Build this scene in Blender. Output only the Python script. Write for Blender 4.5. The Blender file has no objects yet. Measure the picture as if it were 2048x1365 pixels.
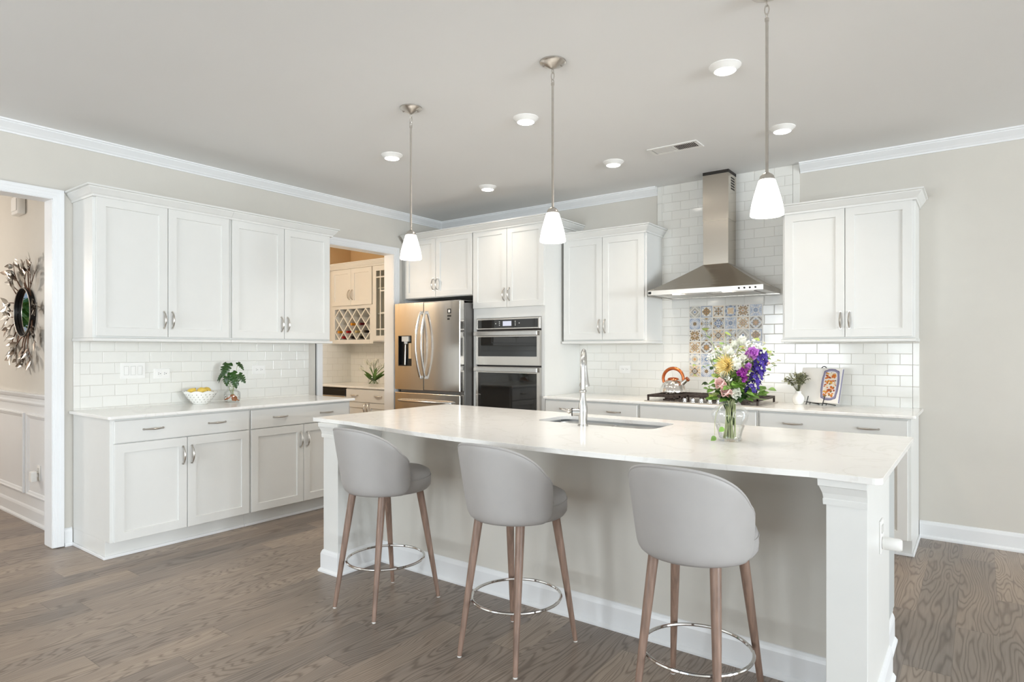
import bpy, math, random
from mathutils import Vector, Matrix
random.seed(7)
sc = bpy.context.scene
col = sc.collection
R = math.radians
PI = math.pi

# ------------------------------------------------------------------ camera
cd = bpy.data.cameras.new('camera')
cam = bpy.data.objects.new('camera', cd)
col.objects.link(cam)
CX, CY, H = 4.969, -5.312, 1.327
YAW = R(36.68)
cam.location = (CX, CY, H)
cam.rotation_euler = (R(90), 0, YAW)
cd.sensor_width = 36
cd.lens = 36 * 1258 / 2048
cd.shift_y = 18.3 / 2048
cd.clip_start = 0.05
sc.camera = cam
# ------------------------------------------------------------------ world, exposure, daylight
w = bpy.data.worlds.new('sky')
sc.world = w
w.use_nodes = True
nt = w.node_tree
bg = nt.nodes['Background']
sky = nt.nodes.new('ShaderNodeTexSky')
sky.sky_type = 'HOSEK_WILKIE'
sky.turbidity = 4
sky.sun_direction = (0.3, -0.5, 0.8)
nt.links.new(sky.outputs[0], bg.inputs[0])
bg.inputs[1].default_value = 1.8
vs = sc.view_settings
vs.view_transform = 'Standard'
vs.look = 'None'
vs.gamma = 1
vs.use_curve_mapping = False
vs.exposure = 0.08
sc.cycles.use_denoising = True
sc.cycles.max_bounces = 10
sc.cycles.diffuse_bounces = 6
sc.cycles.glossy_bounces = 5
sc.cycles.transmission_bounces = 8
sc.cycles.transparent_max_bounces = 24
sc.cycles.sample_clamp_indirect = 6
sc.cycles.caustics_reflective = False
sc.cycles.caustics_refractive = False


def area(name, loc, target, sx, sy, power, color, spread=180):
    l = bpy.data.lights.new(name, 'AREA')
    l.shape = 'RECTANGLE'
    l.size, l.size_y, l.energy, l.color = sx, sy, power, color
    l.spread = R(spread)
    o = bpy.data.objects.new(name, l)
    col.objects.link(o)
    o.location = loc
    o.rotation_euler = (Vector(target) - Vector(loc)).to_track_quat('-Z', 'Y').to_euler()
    return o


DAY = (0.86, 0.94, 1.0)
RX, RY = 14.0, -9.4            # the far ends of the big room, behind the camera
CEIL = 2.79
REARWIN = [(0.9, 2.7), (3.2, 5.0), (5.5, 7.3)]
SIDEWIN = [(-7.4, -5.6), (-4.9, -3.1), (-2.4, -0.9)]
for (a, b), e in zip(REARWIN, (155, 75, 20)):
    area('daylight', ((a + b) / 2, RY - 0.25, 1.35), ((a + b) / 2, 0, 3.6), 1.7, 2.0, e, DAY)
for (a, b), e in zip(SIDEWIN, (430, 560, 40)):
    area('daylight', (RX + 0.25, (a + b) / 2, 1.35), (0, (a + b) / 2, 3.4), 1.8, 2.0, e, DAY)


# ------------------------------------------------------------------ materials
def srgb(r, g, b):
    f = lambda c: (c / 255 / 12.92) if c / 255 <= 0.04045 else ((c / 255 + 0.055) / 1.055) ** 2.4
    return (f(r), f(g), f(b), 1)


def mat(name, c, rough=0.5, metal=0.0, spec=0.5, var=0.03, scale=9.0, bump=0.0, bscale=60, coat=0.0, emit=None, estr=0, stretch=None):
    m = bpy.data.materials.new(name)
    m.use_nodes = True
    n, l = m.node_tree.nodes, m.node_tree.links
    p = n['Principled BSDF']
    p.inputs['Roughness'].default_value = rough
    p.inputs['Metallic'].default_value = metal
    p.inputs['Specular IOR Level'].default_value = spec
    p.inputs['Coat Weight'].default_value = coat
    tc = n.new('ShaderNodeTexCoord')
    mp = n.new('ShaderNodeMapping')
    l.new(tc.outputs['Object'], mp.inputs[0])
    if stretch:
        mp.inputs['Scale'].default_value = stretch
    nz = n.new('ShaderNodeTexNoise')
    nz.inputs['Scale'].default_value = scale
    nz.inputs['Detail'].default_value = 3
    l.new(mp.outputs[0], nz.inputs['Vector'])
    cr = n.new('ShaderNodeValToRGB')
    cr.color_ramp.elements[0].position = 0.3
    cr.color_ramp.elements[1].position = 0.7
    cr.color_ramp.elements[0].color = (c[0] * (1 - var), c[1] * (1 - var), c[2] * (1 - var), 1)
    cr.color_ramp.elements[1].color = (min(1, c[0] * (1 + var)), min(1, c[1] * (1 + var)), min(1, c[2] * (1 + var)), 1)
    l.new(nz.outputs['Fac'], cr.inputs[0])
    l.new(cr.outputs[0], p.inputs['Base Color'])
    if bump:
        nb = n.new('ShaderNodeTexNoise')
        nb.inputs['Scale'].default_value = bscale
        nb.inputs['Detail'].default_value = 4
        l.new(mp.outputs[0], nb.inputs['Vector'])
        bp = n.new('ShaderNodeBump')
        bp.inputs['Strength'].default_value = bump
        bp.inputs['Distance'].default_value = 0.002
        l.new(nb.outputs['Fac'], bp.inputs['Height'])
        l.new(bp.outputs[0], p.inputs['Normal'])
    if emit:
        p.inputs['Emission Color'].default_value = emit
        p.inputs['Emission Strength'].default_value = estr
    return m


def math_node(n, l, op, a, b=None, c=None):
    x = n.new('ShaderNodeMath')
    x.operation = op
    for i, v in enumerate((a, b, c)):
        if v is None:
            continue
        if isinstance(v, (int, float)):
            x.inputs[i].default_value = v
        else:
            l.new(v, x.inputs[i])
    return x.outputs[0]


def wood_floor():
    m = bpy.data.materials.new('oak_plank_floor')
    m.use_nodes = True
    n, l = m.node_tree.nodes, m.node_tree.links
    p = n['Principled BSDF']
    tc = n.new('ShaderNodeTexCoord')
    sp = n.new('ShaderNodeSeparateXYZ')
    l.new(tc.outputs['Object'], sp.inputs[0])
    X, Y = sp.outputs[0], sp.outputs[1]
    M = lambda op, a, b=None, c=None: math_node(n, l, op, a, b, c)
    r = M('DIVIDE', X, 0.168)
    row = M('FLOOR', r)
    fr = M('FRACT', r)
    wn = n.new('ShaderNodeTexWhiteNoise')
    wn.noise_dimensions = '1D'
    l.new(row, wn.inputs['W'])
    s = M('ADD', M('DIVIDE', Y, 1.25), M('MULTIPLY', wn.outputs['Value'], 9.0))
    colm = M('FLOOR', s)
    fs = M('FRACT', s)
    cb = n.new('ShaderNodeCombineXYZ')
    l.new(row, cb.inputs[0])
    l.new(colm, cb.inputs[1])
    wid = n.new('ShaderNodeTexWhiteNoise')
    wid.noise_dimensions = '3D'
    l.new(cb.outputs[0], wid.inputs['Vector'])
    pid = wid.outputs['Value']
    # contour ("cathedral") grain
    g = n.new('ShaderNodeCombineXYZ')
    l.new(M('MULTIPLY', X, 6.5), g.inputs[0])
    l.new(M('MULTIPLY', Y, 0.8), g.inputs[1])
    l.new(M('MULTIPLY', pid, 37.0), g.inputs[2])
    nz = n.new('ShaderNodeTexNoise')
    nz.inputs['Scale'].default_value = 1.0
    nz.inputs['Detail'].default_value = 2.6
    nz.inputs['Roughness'].default_value = 0.42
    l.new(g.outputs[0], nz.inputs['Vector'])
    ring = M('MULTIPLY_ADD', M('SINE', M('ADD', M('MULTIPLY', X, 210.0), M('MULTIPLY', nz.outputs['Fac'], M('MULTIPLY_ADD', wid.outputs['Value'], 110.0, 130.0)))), 0.5, 0.5)
    ring = M('POWER', ring, 3.2)
    # fine streaks
    g2 = n.new('ShaderNodeCombineXYZ')
    l.new(M('MULTIPLY', X, 160.0), g2.inputs[0])
    l.new(M('MULTIPLY', Y, 7.0), g2.inputs[1])
    l.new(M('MULTIPLY', pid, 50.0), g2.inputs[2])
    n2 = n.new('ShaderNodeTexNoise')
    n2.inputs['Scale'].default_value = 1.0
    n2.inputs['Detail'].default_value = 3
    l.new(g2.outputs[0], n2.inputs['Vector'])
    # broad tone inside a plank
    g3 = n.new('ShaderNodeCombineXYZ')
    l.new(M('MULTIPLY', X, 5.0), g3.inputs[0])
    l.new(M('MULTIPLY', Y, 1.3), g3.inputs[1])
    l.new(M('MULTIPLY', pid, 11.0), g3.inputs[2])
    n3 = n.new('ShaderNodeTexNoise')
    n3.inputs['Scale'].default_value = 1.0
    n3.inputs['Detail'].default_value = 2
    l.new(g3.outputs[0], n3.inputs['Vector'])
    tone = M('ADD', M('MULTIPLY', pid, 0.55), M('MULTIPLY', n3.outputs['Fac'], 0.6))
    cr = n.new('ShaderNodeValToRGB')
    e = cr.color_ramp.elements
    e[0].position, e[0].color = 0.15, srgb(134, 125, 118)
    e[1].position, e[1].color = 0.95, srgb(186, 168, 150)
    x = cr.color_ramp.elements.new(0.55)
    x.color = srgb(162, 147, 134)
    l.new(tone, cr.inputs[0])
    mx = n.new('ShaderNodeMix')
    mx.data_type = 'RGBA'
    mx.blend_type = 'MULTIPLY'
    l.new(M('MULTIPLY', ring, 0.62), mx.inputs['Factor'])
    l.new(cr.outputs[0], mx.inputs['A'])
    mx.inputs['B'].default_value = srgb(158, 150, 146)
    mx2 = n.new('ShaderNodeMix')
    mx2.data_type = 'RGBA'
    mx2.blend_type = 'MULTIPLY'
    l.new(M('MULTIPLY', M('SUBTRACT', 1.0, n2.outputs['Fac']), 0.5), mx2.inputs['Factor'])
    l.new(mx.outputs['Result'], mx2.inputs['A'])
    mx2.inputs['B'].default_value = srgb(135, 128, 122)
    gap = M('MAXIMUM', M('LESS_THAN', fr, 0.012), M('LESS_THAN', fs, 0.0022))
    mx3 = n.new('ShaderNodeMix')
    mx3.data_type = 'RGBA'
    l.new(M('MULTIPLY', gap, 0.45), mx3.inputs['Factor'])
    l.new(mx2.outputs['Result'], mx3.inputs['A'])
    mx3.inputs['B'].default_value = srgb(70, 62, 56)
    l.new(mx3.outputs['Result'], p.inputs['Base Color'])
    p.inputs['Roughness'].default_value = 0.36
    p.inputs['Specular IOR Level'].default_value = 0.45
    bp = n.new('ShaderNodeBump')
    bp.inputs['Strength'].default_value = 0.12
    bp.inputs['Distance'].default_value = 0.002
    l.new(M('SUBTRACT', M('MULTIPLY', n2.outputs['Fac'], 0.5), M('MULTIPLY', gap, 1.0)), bp.inputs['Height'])
    l.new(bp.outputs[0], p.inputs['Normal'])
    return m


def tile_mat(name, axis, u0, z0, bw=0.1565, bh=0.0785, offset=0.5, tint=(231, 230, 225)):
    """glossy white subway tile; u runs along world axis 'x' or 'y', rows along z"""
    m = bpy.data.materials.new(name)
    m.use_nodes = True
    n, l = m.node_tree.nodes, m.node_tree.links
    p = n['Principled BSDF']
    tc = n.new('ShaderNodeTexCoord')
    sp = n.new('ShaderNodeSeparateXYZ')
    l.new(tc.outputs['Object'], sp.inputs[0])
    cb = n.new('ShaderNodeCombineXYZ')
    l.new(math_node(n, l, 'SUBTRACT', sp.outputs[0 if axis == 'x' else 1], u0 - 100 * bw), cb.inputs[0])
    l.new(math_node(n, l, 'SUBTRACT', sp.outputs[2], z0 - 100 * bh), cb.inputs[1])
    def brick(mort, smooth):
        b = n.new('ShaderNodeTexBrick')
        b.offset = offset
        b.inputs['Scale'].default_value = 1
        b.inputs['Brick Width'].default_value = bw
        b.inputs['Row Height'].default_value = bh
        b.inputs['Mortar Size'].default_value = mort
        b.inputs['Mortar Smooth'].default_value = smooth
        b.inputs['Bias'].default_value = 0
        l.new(cb.outputs[0], b.inputs['Vector'])
        return b
    b1 = brick(0.0013, 0.1)
    c = srgb(*tint)
    b1.inputs['Color1'].default_value = c
    b1.inputs['Color2'].default_value = (c[0] * 0.97, c[1] * 0.97, c[2] * 0.97, 1)
    b1.inputs['Mortar'].default_value = srgb(206, 203, 196)
    l.new(b1.outputs['Color'], p.inputs['Base Color'])
    b2 = brick(0.004, 1.0)
    bp = n.new('ShaderNodeBump')
    bp.inputs['Strength'].default_value = 0.6
    bp.inputs['Distance'].default_value = 0.0025
    bp.invert = True
    nz = n.new('ShaderNodeTexNoise')
    nz.inputs['Scale'].default_value = 7
    l.new(tc.outputs['Object'], nz.inputs['Vector'])
    l.new(math_node(n, l, 'ADD', b2.outputs['Fac'], math_node(n, l, 'MULTIPLY', nz.outputs['Fac'], 0.5)), bp.inputs['Height'])
    l.new(bp.outputs[0], p.inputs['Normal'])
    rr = math_node(n, l, 'MULTIPLY_ADD', b1.outputs['Fac'], 0.5, 0.1)
    l.new(rr, p.inputs['Roughness'])
    return m


def quartz(name):
    m = bpy.data.materials.new(name)
    m.use_nodes = True
    n, l = m.node_tree.nodes, m.node_tree.links
    p = n['Principled BSDF']
    tc = n.new('ShaderNodeTexCoord')
    w1 = n.new('ShaderNodeTexNoise')
    w1.inputs['Scale'].default_value = 2.3
    w1.inputs['Detail'].default_value = 7
    w1.inputs['Distortion'].default_value = 1.6
    l.new(tc.outputs['Object'], w1.inputs['Vector'])
    v = math_node(n, l, 'ABSOLUTE', math_node(n, l, 'SUBTRACT', w1.outputs['Fac'], 0.5))
    cr = n.new('ShaderNodeValToRGB')
    cr.color_ramp.elements[0].position, cr.color_ramp.elements[0].color = 0.0, srgb(231, 229, 225)
    cr.color_ramp.elements[1].position, cr.color_ramp.elements[1].color = 0.022, srgb(238, 237, 234)
    l.new(v, cr.inputs[0])
    l.new(cr.outputs[0], p.inputs['Base Color'])
    p.inputs['Roughness'].default_value = 0.16
    return m


def steel(name, c=(0.62, 0.6, 0.57), rough=0.22, axis='z', aniso=0.6, scale=160):
    """brushed stainless: fine streaks along one axis"""
    m = bpy.data.materials.new(name)
    m.use_nodes = True
    n, l = m.node_tree.nodes, m.node_tree.links
    p = n['Principled BSDF']
    p.inputs['Metallic'].default_value = 1
    p.inputs['Base Color'].default_value = (*c, 1)
    tc = n.new('ShaderNodeTexCoord')
    mp = n.new('ShaderNodeMapping')
    s = {'x': (2, scale, scale), 'z': (scale, scale, 2), 'y': (scale, 2, scale)}[axis]
    mp.inputs['Scale'].default_value = s
    l.new(tc.outputs['Object'], mp.inputs[0])
    nz = n.new('ShaderNodeTexNoise')
    nz.inputs['Scale'].default_value = 1
    nz.inputs['Detail'].default_value = 3
    l.new(mp.outputs[0], nz.inputs['Vector'])
    rr = math_node(n, l, 'MULTIPLY_ADD', nz.outputs['Fac'], 0.12, rough - 0.06)
    l.new(rr, p.inputs['Roughness'])
    p.inputs['Anisotropic'].default_value = aniso
    bp = n.new('ShaderNodeBump')
    bp.inputs['Strength'].default_value = 0.0
    bp.inputs['Distance'].default_value = 0.001
    l.new(nz.outputs['Fac'], bp.inputs['Height'])
    l.new(bp.outputs[0], p.inputs['Normal'])
    return m


def thin_glass(name, tint=(1, 1, 1), blend=0.25, rough=0.0, lo=0.04):
    m = bpy.data.materials.new(name)
    m.use_nodes = True
    n, l = m.node_tree.nodes, m.node_tree.links
    n.remove(n['Principled BSDF'])
    t = n.new('ShaderNodeBsdfTransparent')
    t.inputs[0].default_value = (*tint, 1)
    g = n.new('ShaderNodeBsdfGlossy')
    g.inputs['Roughness'].default_value = rough
    lw = n.new('ShaderNodeLayerWeight')
    lw.inputs[0].default_value = blend
    f = math_node(n, l, 'MULTIPLY_ADD', lw.outputs['Fresnel'], 0.45, lo)
    mx = n.new('ShaderNodeMixShader')
    l.new(f, mx.inputs[0])
    l.new(t.outputs[0], mx.inputs[1])
    l.new(g.outputs[0], mx.inputs[2])
    l.new(mx.outputs[0], n['Material Output'].inputs[0])
    return m


M = {}
M['wall'] = mat('wall_paint', srgb(207, 203, 195), 0.75, bump=0.05, bscale=300, var=0.008)
M['tan'] = mat('tan_wall', srgb(210, 180, 138), 0.75, bump=0.05, bscale=300, var=0.008)  # tan tone on the side and back walls of the pantry
M['ceiling'] = mat('ceiling_paint', srgb(234, 234, 233), 0.9, var=0.006, scale=2)
M['trim'] = mat('trim_paint', srgb(230, 231, 232), 0.35, var=0.006)
M['cab'] = mat('cabinet_paint', srgb(222, 222, 219), 0.36, var=0.008)
M['cabin'] = mat('cabinet_interior', srgb(215, 210, 200), 0.5)
M['kick'] = mat('kick_paint', srgb(218, 218, 216), 0.45, var=0.01)
M['floor'] = wood_floor()
M['quartz'] = quartz('quartz_counter')
M['tileL'] = tile_mat('subway_tile_side', 'y', -3.401, 0.924)
M['tileB'] = tile_mat('subway_tile_back', 'x', 2.86, 0.908)
M['tileP'] = tile_mat('subway_tile_pantry', 'y', -1.0, 0.914)
M['trimtileL'] = tile_mat('edge_tile_side', 'y', -3.659, 0.924, 0.2, 0.157, 0)
M['trimtileB'] = tile_mat('edge_tile_back', 'x', 0, 0.908, 0.9, 0.157, 0)
M['nickel'] = mat('brushed_nickel', (0.58, 0.55, 0.51, 1), 0.28, 1.0, scale=40)
M['nickelD'] = mat('dark_nickel', (0.42, 0.39, 0.36, 1), 0.3, 1.0, scale=40)
M['chrome'] = mat('polished_chrome', (0.8, 0.8, 0.8, 1), 0.08, 1.0)
M['steelV'] = steel('brushed_steel_vertical', (0.74, 0.72, 0.69), 0.16, 'z', 0.4)
M['steelH'] = steel('brushed_steel_horizontal', (0.66, 0.63, 0.59), 0.24, 'x')
M['steelHood'] = steel('brushed_steel_hood', (0.46, 0.41, 0.35), 0.2, 'x', 0.75)
M['steelChim'] = steel('brushed_steel_duct', (0.62, 0.57, 0.50), 0.24, 'x', 0.75)
M['sink'] = steel('sink_steel', (0.85, 0.84, 0.82), 0.3, 'z', 0.3, 60)
M['faucet'] = steel('faucet_steel', (0.56, 0.56, 0.55), 0.24, 'z', 0.2)
M['handleS'] = mat('satin_steel_handle', (0.62, 0.61, 0.60, 1), 0.22, 1.0, scale=40)
M['fridgeside'] = mat('grey_fridge_side', srgb(128, 126, 124), 0.4, 0.6)
M['black'] = mat('black_plastic', srgb(18, 18, 18), 0.35)
M['blackglass'] = mat('black_oven_glass', srgb(14, 13, 13), 0.04, spec=0.9)
M['dark'] = mat('dark_gap', srgb(40, 36, 33), 0.8)
M['iron'] = mat('cast_iron', srgb(58, 46, 40), 0.55, 0.2, bump=0.2)
M['blackmetal'] = mat('black_wire', srgb(24, 22, 22), 0.45, 0.5)
M['shade'] = mat('frosted_glass_lit', (0.95, 0.95, 0.95, 1), 0.4, emit=(1, 0.96, 0.9, 1), estr=5)
M['canlens'] = mat('downlight_lens', (0.95, 0.95, 0.95, 1), 0.4, emit=(1, 0.93, 0.83, 1), estr=18)
M['hoodlens'] = mat('hood_lamp_lens', (0.95, 0.95, 0.95, 1), 0.4, emit=(1, 0.9, 0.75, 1), estr=14)
M['display'] = mat('lit_display', srgb(60, 60, 70), 0.2, emit=(0.85, 0.87, 1, 1), estr=0.75)
M['fabric'] = mat('grey_leatherette', srgb(168, 165, 163), 0.5, var=0.02, scale=14, bump=0.06, bscale=420)
M['walnut'] = mat('walnut_leg', srgb(132, 108, 94), 0.45, var=0.28, scale=1, stretch=(70, 70, 5), bump=0.05)
M['plastic'] = mat('white_plastic', srgb(236, 235, 232), 0.35, var=0.005)
M['plasticG'] = mat('grey_white_plastic', srgb(205, 204, 200), 0.5)  # slightly greyer off-white for sockets, keys, rockers and other small parts
M['glass'] = thin_glass('clear_glass', (0.98, 0.988, 0.985), 0.30, lo=0.035)
M['pane'] = thin_glass('window_pane', (0.95, 0.97, 0.96), 0.15, lo=0.05)
M['water'] = thin_glass('water', (0.98, 0.99, 0.985), 0.12, lo=0.01)
M['mirror'] = mat('mirror_glass', (0.9, 0.9, 0.9, 1), 0.01, 1.0, var=0)
M['copper'] = mat('copper_handle', srgb(190, 105, 58), 0.22, 0.75, scale=12, var=0.2)
M['steelK'] = mat('polished_kettle_steel', (0.83, 0.80, 0.76, 1), 0.12, 1.0)
M['porcelain'] = mat('white_porcelain', srgb(240, 240, 236), 0.2)
M['porcgrey'] = mat('grey_marks', srgb(130, 126, 118), 0.4)
M['lemon'] = mat('lemon_skin', srgb(222, 190, 86), 0.4, var=0.1, scale=30, bump=0.2, bscale=140)
M['leafD'] = mat('monstera_leaf', srgb(38, 70, 22), 0.28, var=0.35, scale=25)
M['leafG'] = mat('green_leaf', srgb(112, 150, 62), 0.45, var=0.3, scale=30)
M['leafY'] = mat('lime_leaf', srgb(150, 168, 78), 0.45, var=0.2, scale=30)
M['leafO'] = mat('olive_leaf', srgb(166, 166, 128), 0.55, var=0.25, scale=60)
M['leafO2'] = mat('dark_olive_leaf', srgb(96, 98, 66), 0.55, var=0.25, scale=60)
M['leafT'] = mat('tulip_leaf', srgb(88, 122, 58), 0.45, var=0.25, scale=40)
M['stem'] = mat('flower_stem', srgb(166, 172, 124), 0.5, var=0.2)
M['root'] = mat('amber_root', srgb(176, 104, 52), 0.5, var=0.3, scale=50)
M['petW'] = mat('white_petal', srgb(240, 240, 230), 0.5, var=0.03)
M['petY'] = mat('yellow_petal', srgb(250, 226, 160), 0.5, var=0.12, scale=30)
M['petYc'] = mat('brown_flower_eye', srgb(120, 82, 30), 0.7, var=0.3)
M['petP'] = mat('orchid_petal', srgb(214, 148, 220), 0.5, var=0.12, scale=30)
M['petM'] = mat('magenta_petal', srgb(150, 58, 148), 0.5, var=0.15, scale=30)
M['petV'] = mat('violet_petal', srgb(66, 42, 138), 0.5, var=0.2, scale=30)
M['petK'] = mat('pink_petal', srgb(250, 218, 212), 0.5, var=0.12, scale=30)
M['bronze'] = mat('bronze_twig', srgb(96, 68, 52), 0.4, 0.7)
M['silverleaf'] = mat('silver_leaf', (0.62, 0.60, 0.57, 1), 0.22, 1.0, var=0.15, scale=30)
M['copperleaf'] = mat('brown_metal_leaf', (0.30, 0.25, 0.21, 1), 0.3, 1.0, var=0.2, scale=30)
M['paper'] = mat('book_paper', srgb(240, 238, 234), 0.6, var=0.01)
M['shrub'] = mat('shrub_leaves', srgb(150, 190, 105), 0.6, var=0.4, scale=12)
M['lawn'] = mat('lawn', srgb(110, 130, 80), 0.9, var=0.3)
for k, c in dict(tw=(226, 222, 214), tg=(150, 146, 140), tb=(128, 142, 166), tlb=(182, 189, 203), tn=(92, 104, 132), tbr=(150, 122, 80), ttan=(216, 190, 154), tor=(184, 138, 88), tgr=(190, 186, 176), tdk=(116, 102, 90)).items():
    M[k] = mat('glaze_' + k[1:], srgb(*c), 0.25, var=0.04, scale=60)
for k, c in dict(fo=(206, 110, 40), fy=(226, 170, 80), fr=(160, 62, 34), fc=(240, 226, 200), fg=(120, 110, 70), fpl=(142, 140, 168), fpl2=(108, 102, 138), fbg=(236, 232, 232)).items():
    M[k] = mat('printed_' + k, srgb(*c), 0.5, var=0.05, scale=80)
for k, c in dict(wr=(150, 24, 32), wo=(206, 140, 40), wk=(26, 18, 20), wg=(190, 172, 120), wm=(90, 20, 32), wt=(176, 150, 112)).items():
    M[k] = mat('bottle_' + k, srgb(*c), 0.25, var=0.05)


# ------------------------------------------------------------------ mesh builder
class MB:
    def __init__(self):
        self.v, self.f, self.m, self.s = [], [], [], []
        self.mi = 0
        self.T = None

    def _a(self, vs):
        b = len(self.v)
        if self.T is not None:
            vs = [tuple(self.T @ Vector(p)) for p in vs]
        self.v += [tuple(p) for p in vs]
        return b

    def face(self, idx, smooth=False):
        self.f.append(tuple(idx))
        self.m.append(self.mi)
        self.s.append(smooth)

    def poly(self, pts):
        b = self._a(pts)
        self.face(range(b, b + len(pts)))

    def box(self, x0, y0, z0, x1, y1, z1):
        x0, x1 = min(x0, x1), max(x0, x1)
        y0, y1 = min(y0, y1), max(y0, y1)
        z0, z1 = min(z0, z1), max(z0, z1)
        b = self._a([(x0, y0, z0), (x1, y0, z0), (x1, y1, z0), (x0, y1, z0), (x0, y0, z1), (x1, y0, z1), (x1, y1, z1), (x0, y1, z1)])
        for q in ((0, 3, 2, 1), (4, 5, 6, 7), (0, 1, 5, 4), (1, 2, 6, 5), (2, 3, 7, 6), (3, 0, 4, 7)):
            self.face([b + i for i in q])
        return self

    def rings(self, rings, close_ring=True, cap0=True, cap1=True, smooth=True):
        n = len(rings[0])
        b = self._a([p for r in rings for p in r])
        k = n if close_ring else n - 1
        for i in range(len(rings) - 1):
            for j in range(k):
                a, c = b + i * n + j, b + i * n + (j + 1) % n
                self.face((a, c, c + n, a + n), smooth)
        if cap0:
            self.face([b + j for j in reversed(range(n))])
        if cap1:
            self.face([b + (len(rings) - 1) * n + j for j in range(n)])
        return self

    def tube(self, pts, rad, seg=8, closed=False, cap=True):
        P = [Vector(p) for p in pts]
        n = len(P)
        rads = rad if isinstance(rad, (list, tuple)) else [rad] * n
        rings = []
        prev = None
        for i in range(n):
            if closed:
                t = P[(i + 1) % n] - P[i - 1]
            else:
                t = P[min(i + 1, n - 1)] - P[max(i - 1, 0)]
            t.normalize()
            if prev is None:
                ref = Vector((0, 0, 1)) if abs(t.z) < 0.9 else Vector((1, 0, 0))
                u = t.cross(ref).normalized()
            else:
                u = (prev - t * prev.dot(t)).normalized()
            prev = u
            v = t.cross(u)
            rings.append([tuple(P[i] + (u * math.cos(2 * PI * k / seg) + v * math.sin(2 * PI * k / seg)) * rads[i]) for k in range(seg)])
        if closed:
            rings.append(rings[0])
            return self.rings(rings, True, False, False)
        return self.rings(rings, True, cap, cap)

    def lathe(self, prof, c=(0, 0, 0), seg=24, cap0=True, cap1=True, wob=None):
        rings = []
        for r, z in prof:
            rings.append([(c[0] + r * (wob(k, z) if wob else 1) * math.cos(2 * PI * k / seg), c[1] + r * (wob(k, z) if wob else 1) * math.sin(2 * PI * k / seg), c[2] + z) for k in range(seg)])
        return self.rings(rings, True, cap0, cap1)

    def ball(self, c, r, seg=10, sq=(1, 1, 1)):
        n = max(4, seg // 2)
        prof = [(math.sin(PI * i / n), -math.cos(PI * i / n)) for i in range(n + 1)]
        prof[0] = (0.02, -1)
        prof[-1] = (0.02, 1)
        return self.rings([[(c[0] + r * sq[0] * a * math.cos(2 * PI * k / seg), c[1] + r * sq[1] * a * math.sin(2 * PI * k / seg), c[2] + r * sq[2] * z) for k in range(seg)] for a, z in prof])

    def sweep(self, path, prof, closed=False, smooth=False):
        """prof: (offset to the right-hand side of the path, z)"""
        P = [Vector((p[0], p[1])) for p in path]
        n = len(P)
        rings = []
        for i in range(n):
            d1 = (P[i] - P[i - 1]).normalized() if (i > 0 or closed) else None
            d2 = (P[(i + 1) % n] - P[i]).normalized() if (i < n - 1 or closed) else None
            d1 = d1 or d2
            d2 = d2 or d1
            n1, n2 = Vector((d1.y, -d1.x)), Vector((d2.y, -d2.x))
            mvec = (n1 + n2)
            mvec = mvec / max(1e-6, mvec.dot(n1))
            rings.append([(P[i].x + mvec.x * o, P[i].y + mvec.y * o, z) for o, z in prof])
        if closed:
            rings.append(rings[0])
        return self.rings(rings, True, not closed, not closed, smooth)

    def prism(self, outline, z0, z1):
        n = len(outline)
        b = self._a([(x, y, z0) for x, y in outline] + [(x, y, z1) for x, y in outline])
        self.face([b + i for i in reversed(range(n))])
        self.face([b + n + i for i in range(n)])
        for i in range(n):
            j = (i + 1) % n
            self.face((b + i, b + j, b + n + j, b + n + i))
        return self

    def shaker(self, x0, x1, z0, z1, yf=-0.02, yb=0.0, fw=0.057, rec=0.009):
        c = 0.0015
        def rect(a0, a1, b0, b1, y):
            return [(a0, y, b0), (a1, y, b0), (a1, y, b1), (a0, y, b1)]
        r = [rect(x0, x1, z0, z1, yb), rect(x0, x1, z0, z1, yf + c), rect(x0 + c, x1 - c, z0 + c, z1 - c, yf),
             rect(x0 + fw, x1 - fw, z0 + fw, z1 - fw, yf), rect(x0 + fw + .002, x1 - fw - .002, z0 + fw + .002, z1 - fw - .002, yf + rec)]
        return self.rings(r, True, True, True, False)

    def slab(self, x0, x1, z0, z1, yf=-0.02, yb=0.0, c=0.003):
        def rect(a0, a1, b0, b1, y):
            return [(a0, y, b0), (a1, y, b0), (a1, y, b1), (a0, y, b1)]
        return self.rings([rect(x0, x1, z0, z1, yb), rect(x0, x1, z0, z1, yf + c), rect(x0 + c, x1 - c, z0 + c, z1 - c, yf)], True, True, True, False)

    def pull(self, c, L, vertical, y=-0.02, off=0.03):
        """arched bar pull on a front at y, swelling in the middle"""
        pts, rad = [], []
        for i in range(17):
            t = i / 16
            s = (t - .5) * L
            d = off * min(1, math.sin(PI * min(1, max(0, t))) ** 0.45 if 0 < t < 1 else 0)
            pts.append((c[0], y - d, c[1] + s) if vertical else (c[0] + s, y - d, c[1]))
            rad.append(0.0042 + 0.0032 * math.sin(PI * t) ** 2)
        self.tube(pts, rad, 8)
        for s in (-.5, .5):
            p = (c[0], y, c[1] + s * L) if vertical else (c[0] + s * L, y, c[1])
            self.tube([p, (p[0], y - 0.004, p[2])], 0.0075, 10)
        return self

    def build(self, name, mats, parent=None, bevel=0, off=None, angle=40, seg=2, sub=0):
        me = bpy.data.meshes.new(name)
        v = self.v if off is None else [(a - off[0], b - off[1], c - off[2]) for a, b, c in self.v]
        me.from_pydata(v, [], self.f)
        if not isinstance(mats, (list, tuple)):
            mats = [mats]
        for m in mats:
            me.materials.append(M[m] if isinstance(m, str) else m)
        me.polygons.foreach_set('material_index', self.m)
        me.polygons.foreach_set('use_smooth', self.s)
        me.update()
        if any(self.s):
            me.set_sharp_from_angle(angle=R(angle))
        o = bpy.data.objects.new(name, me)
        col.objects.link(o)
        if parent:
            o.parent = parent
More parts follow.
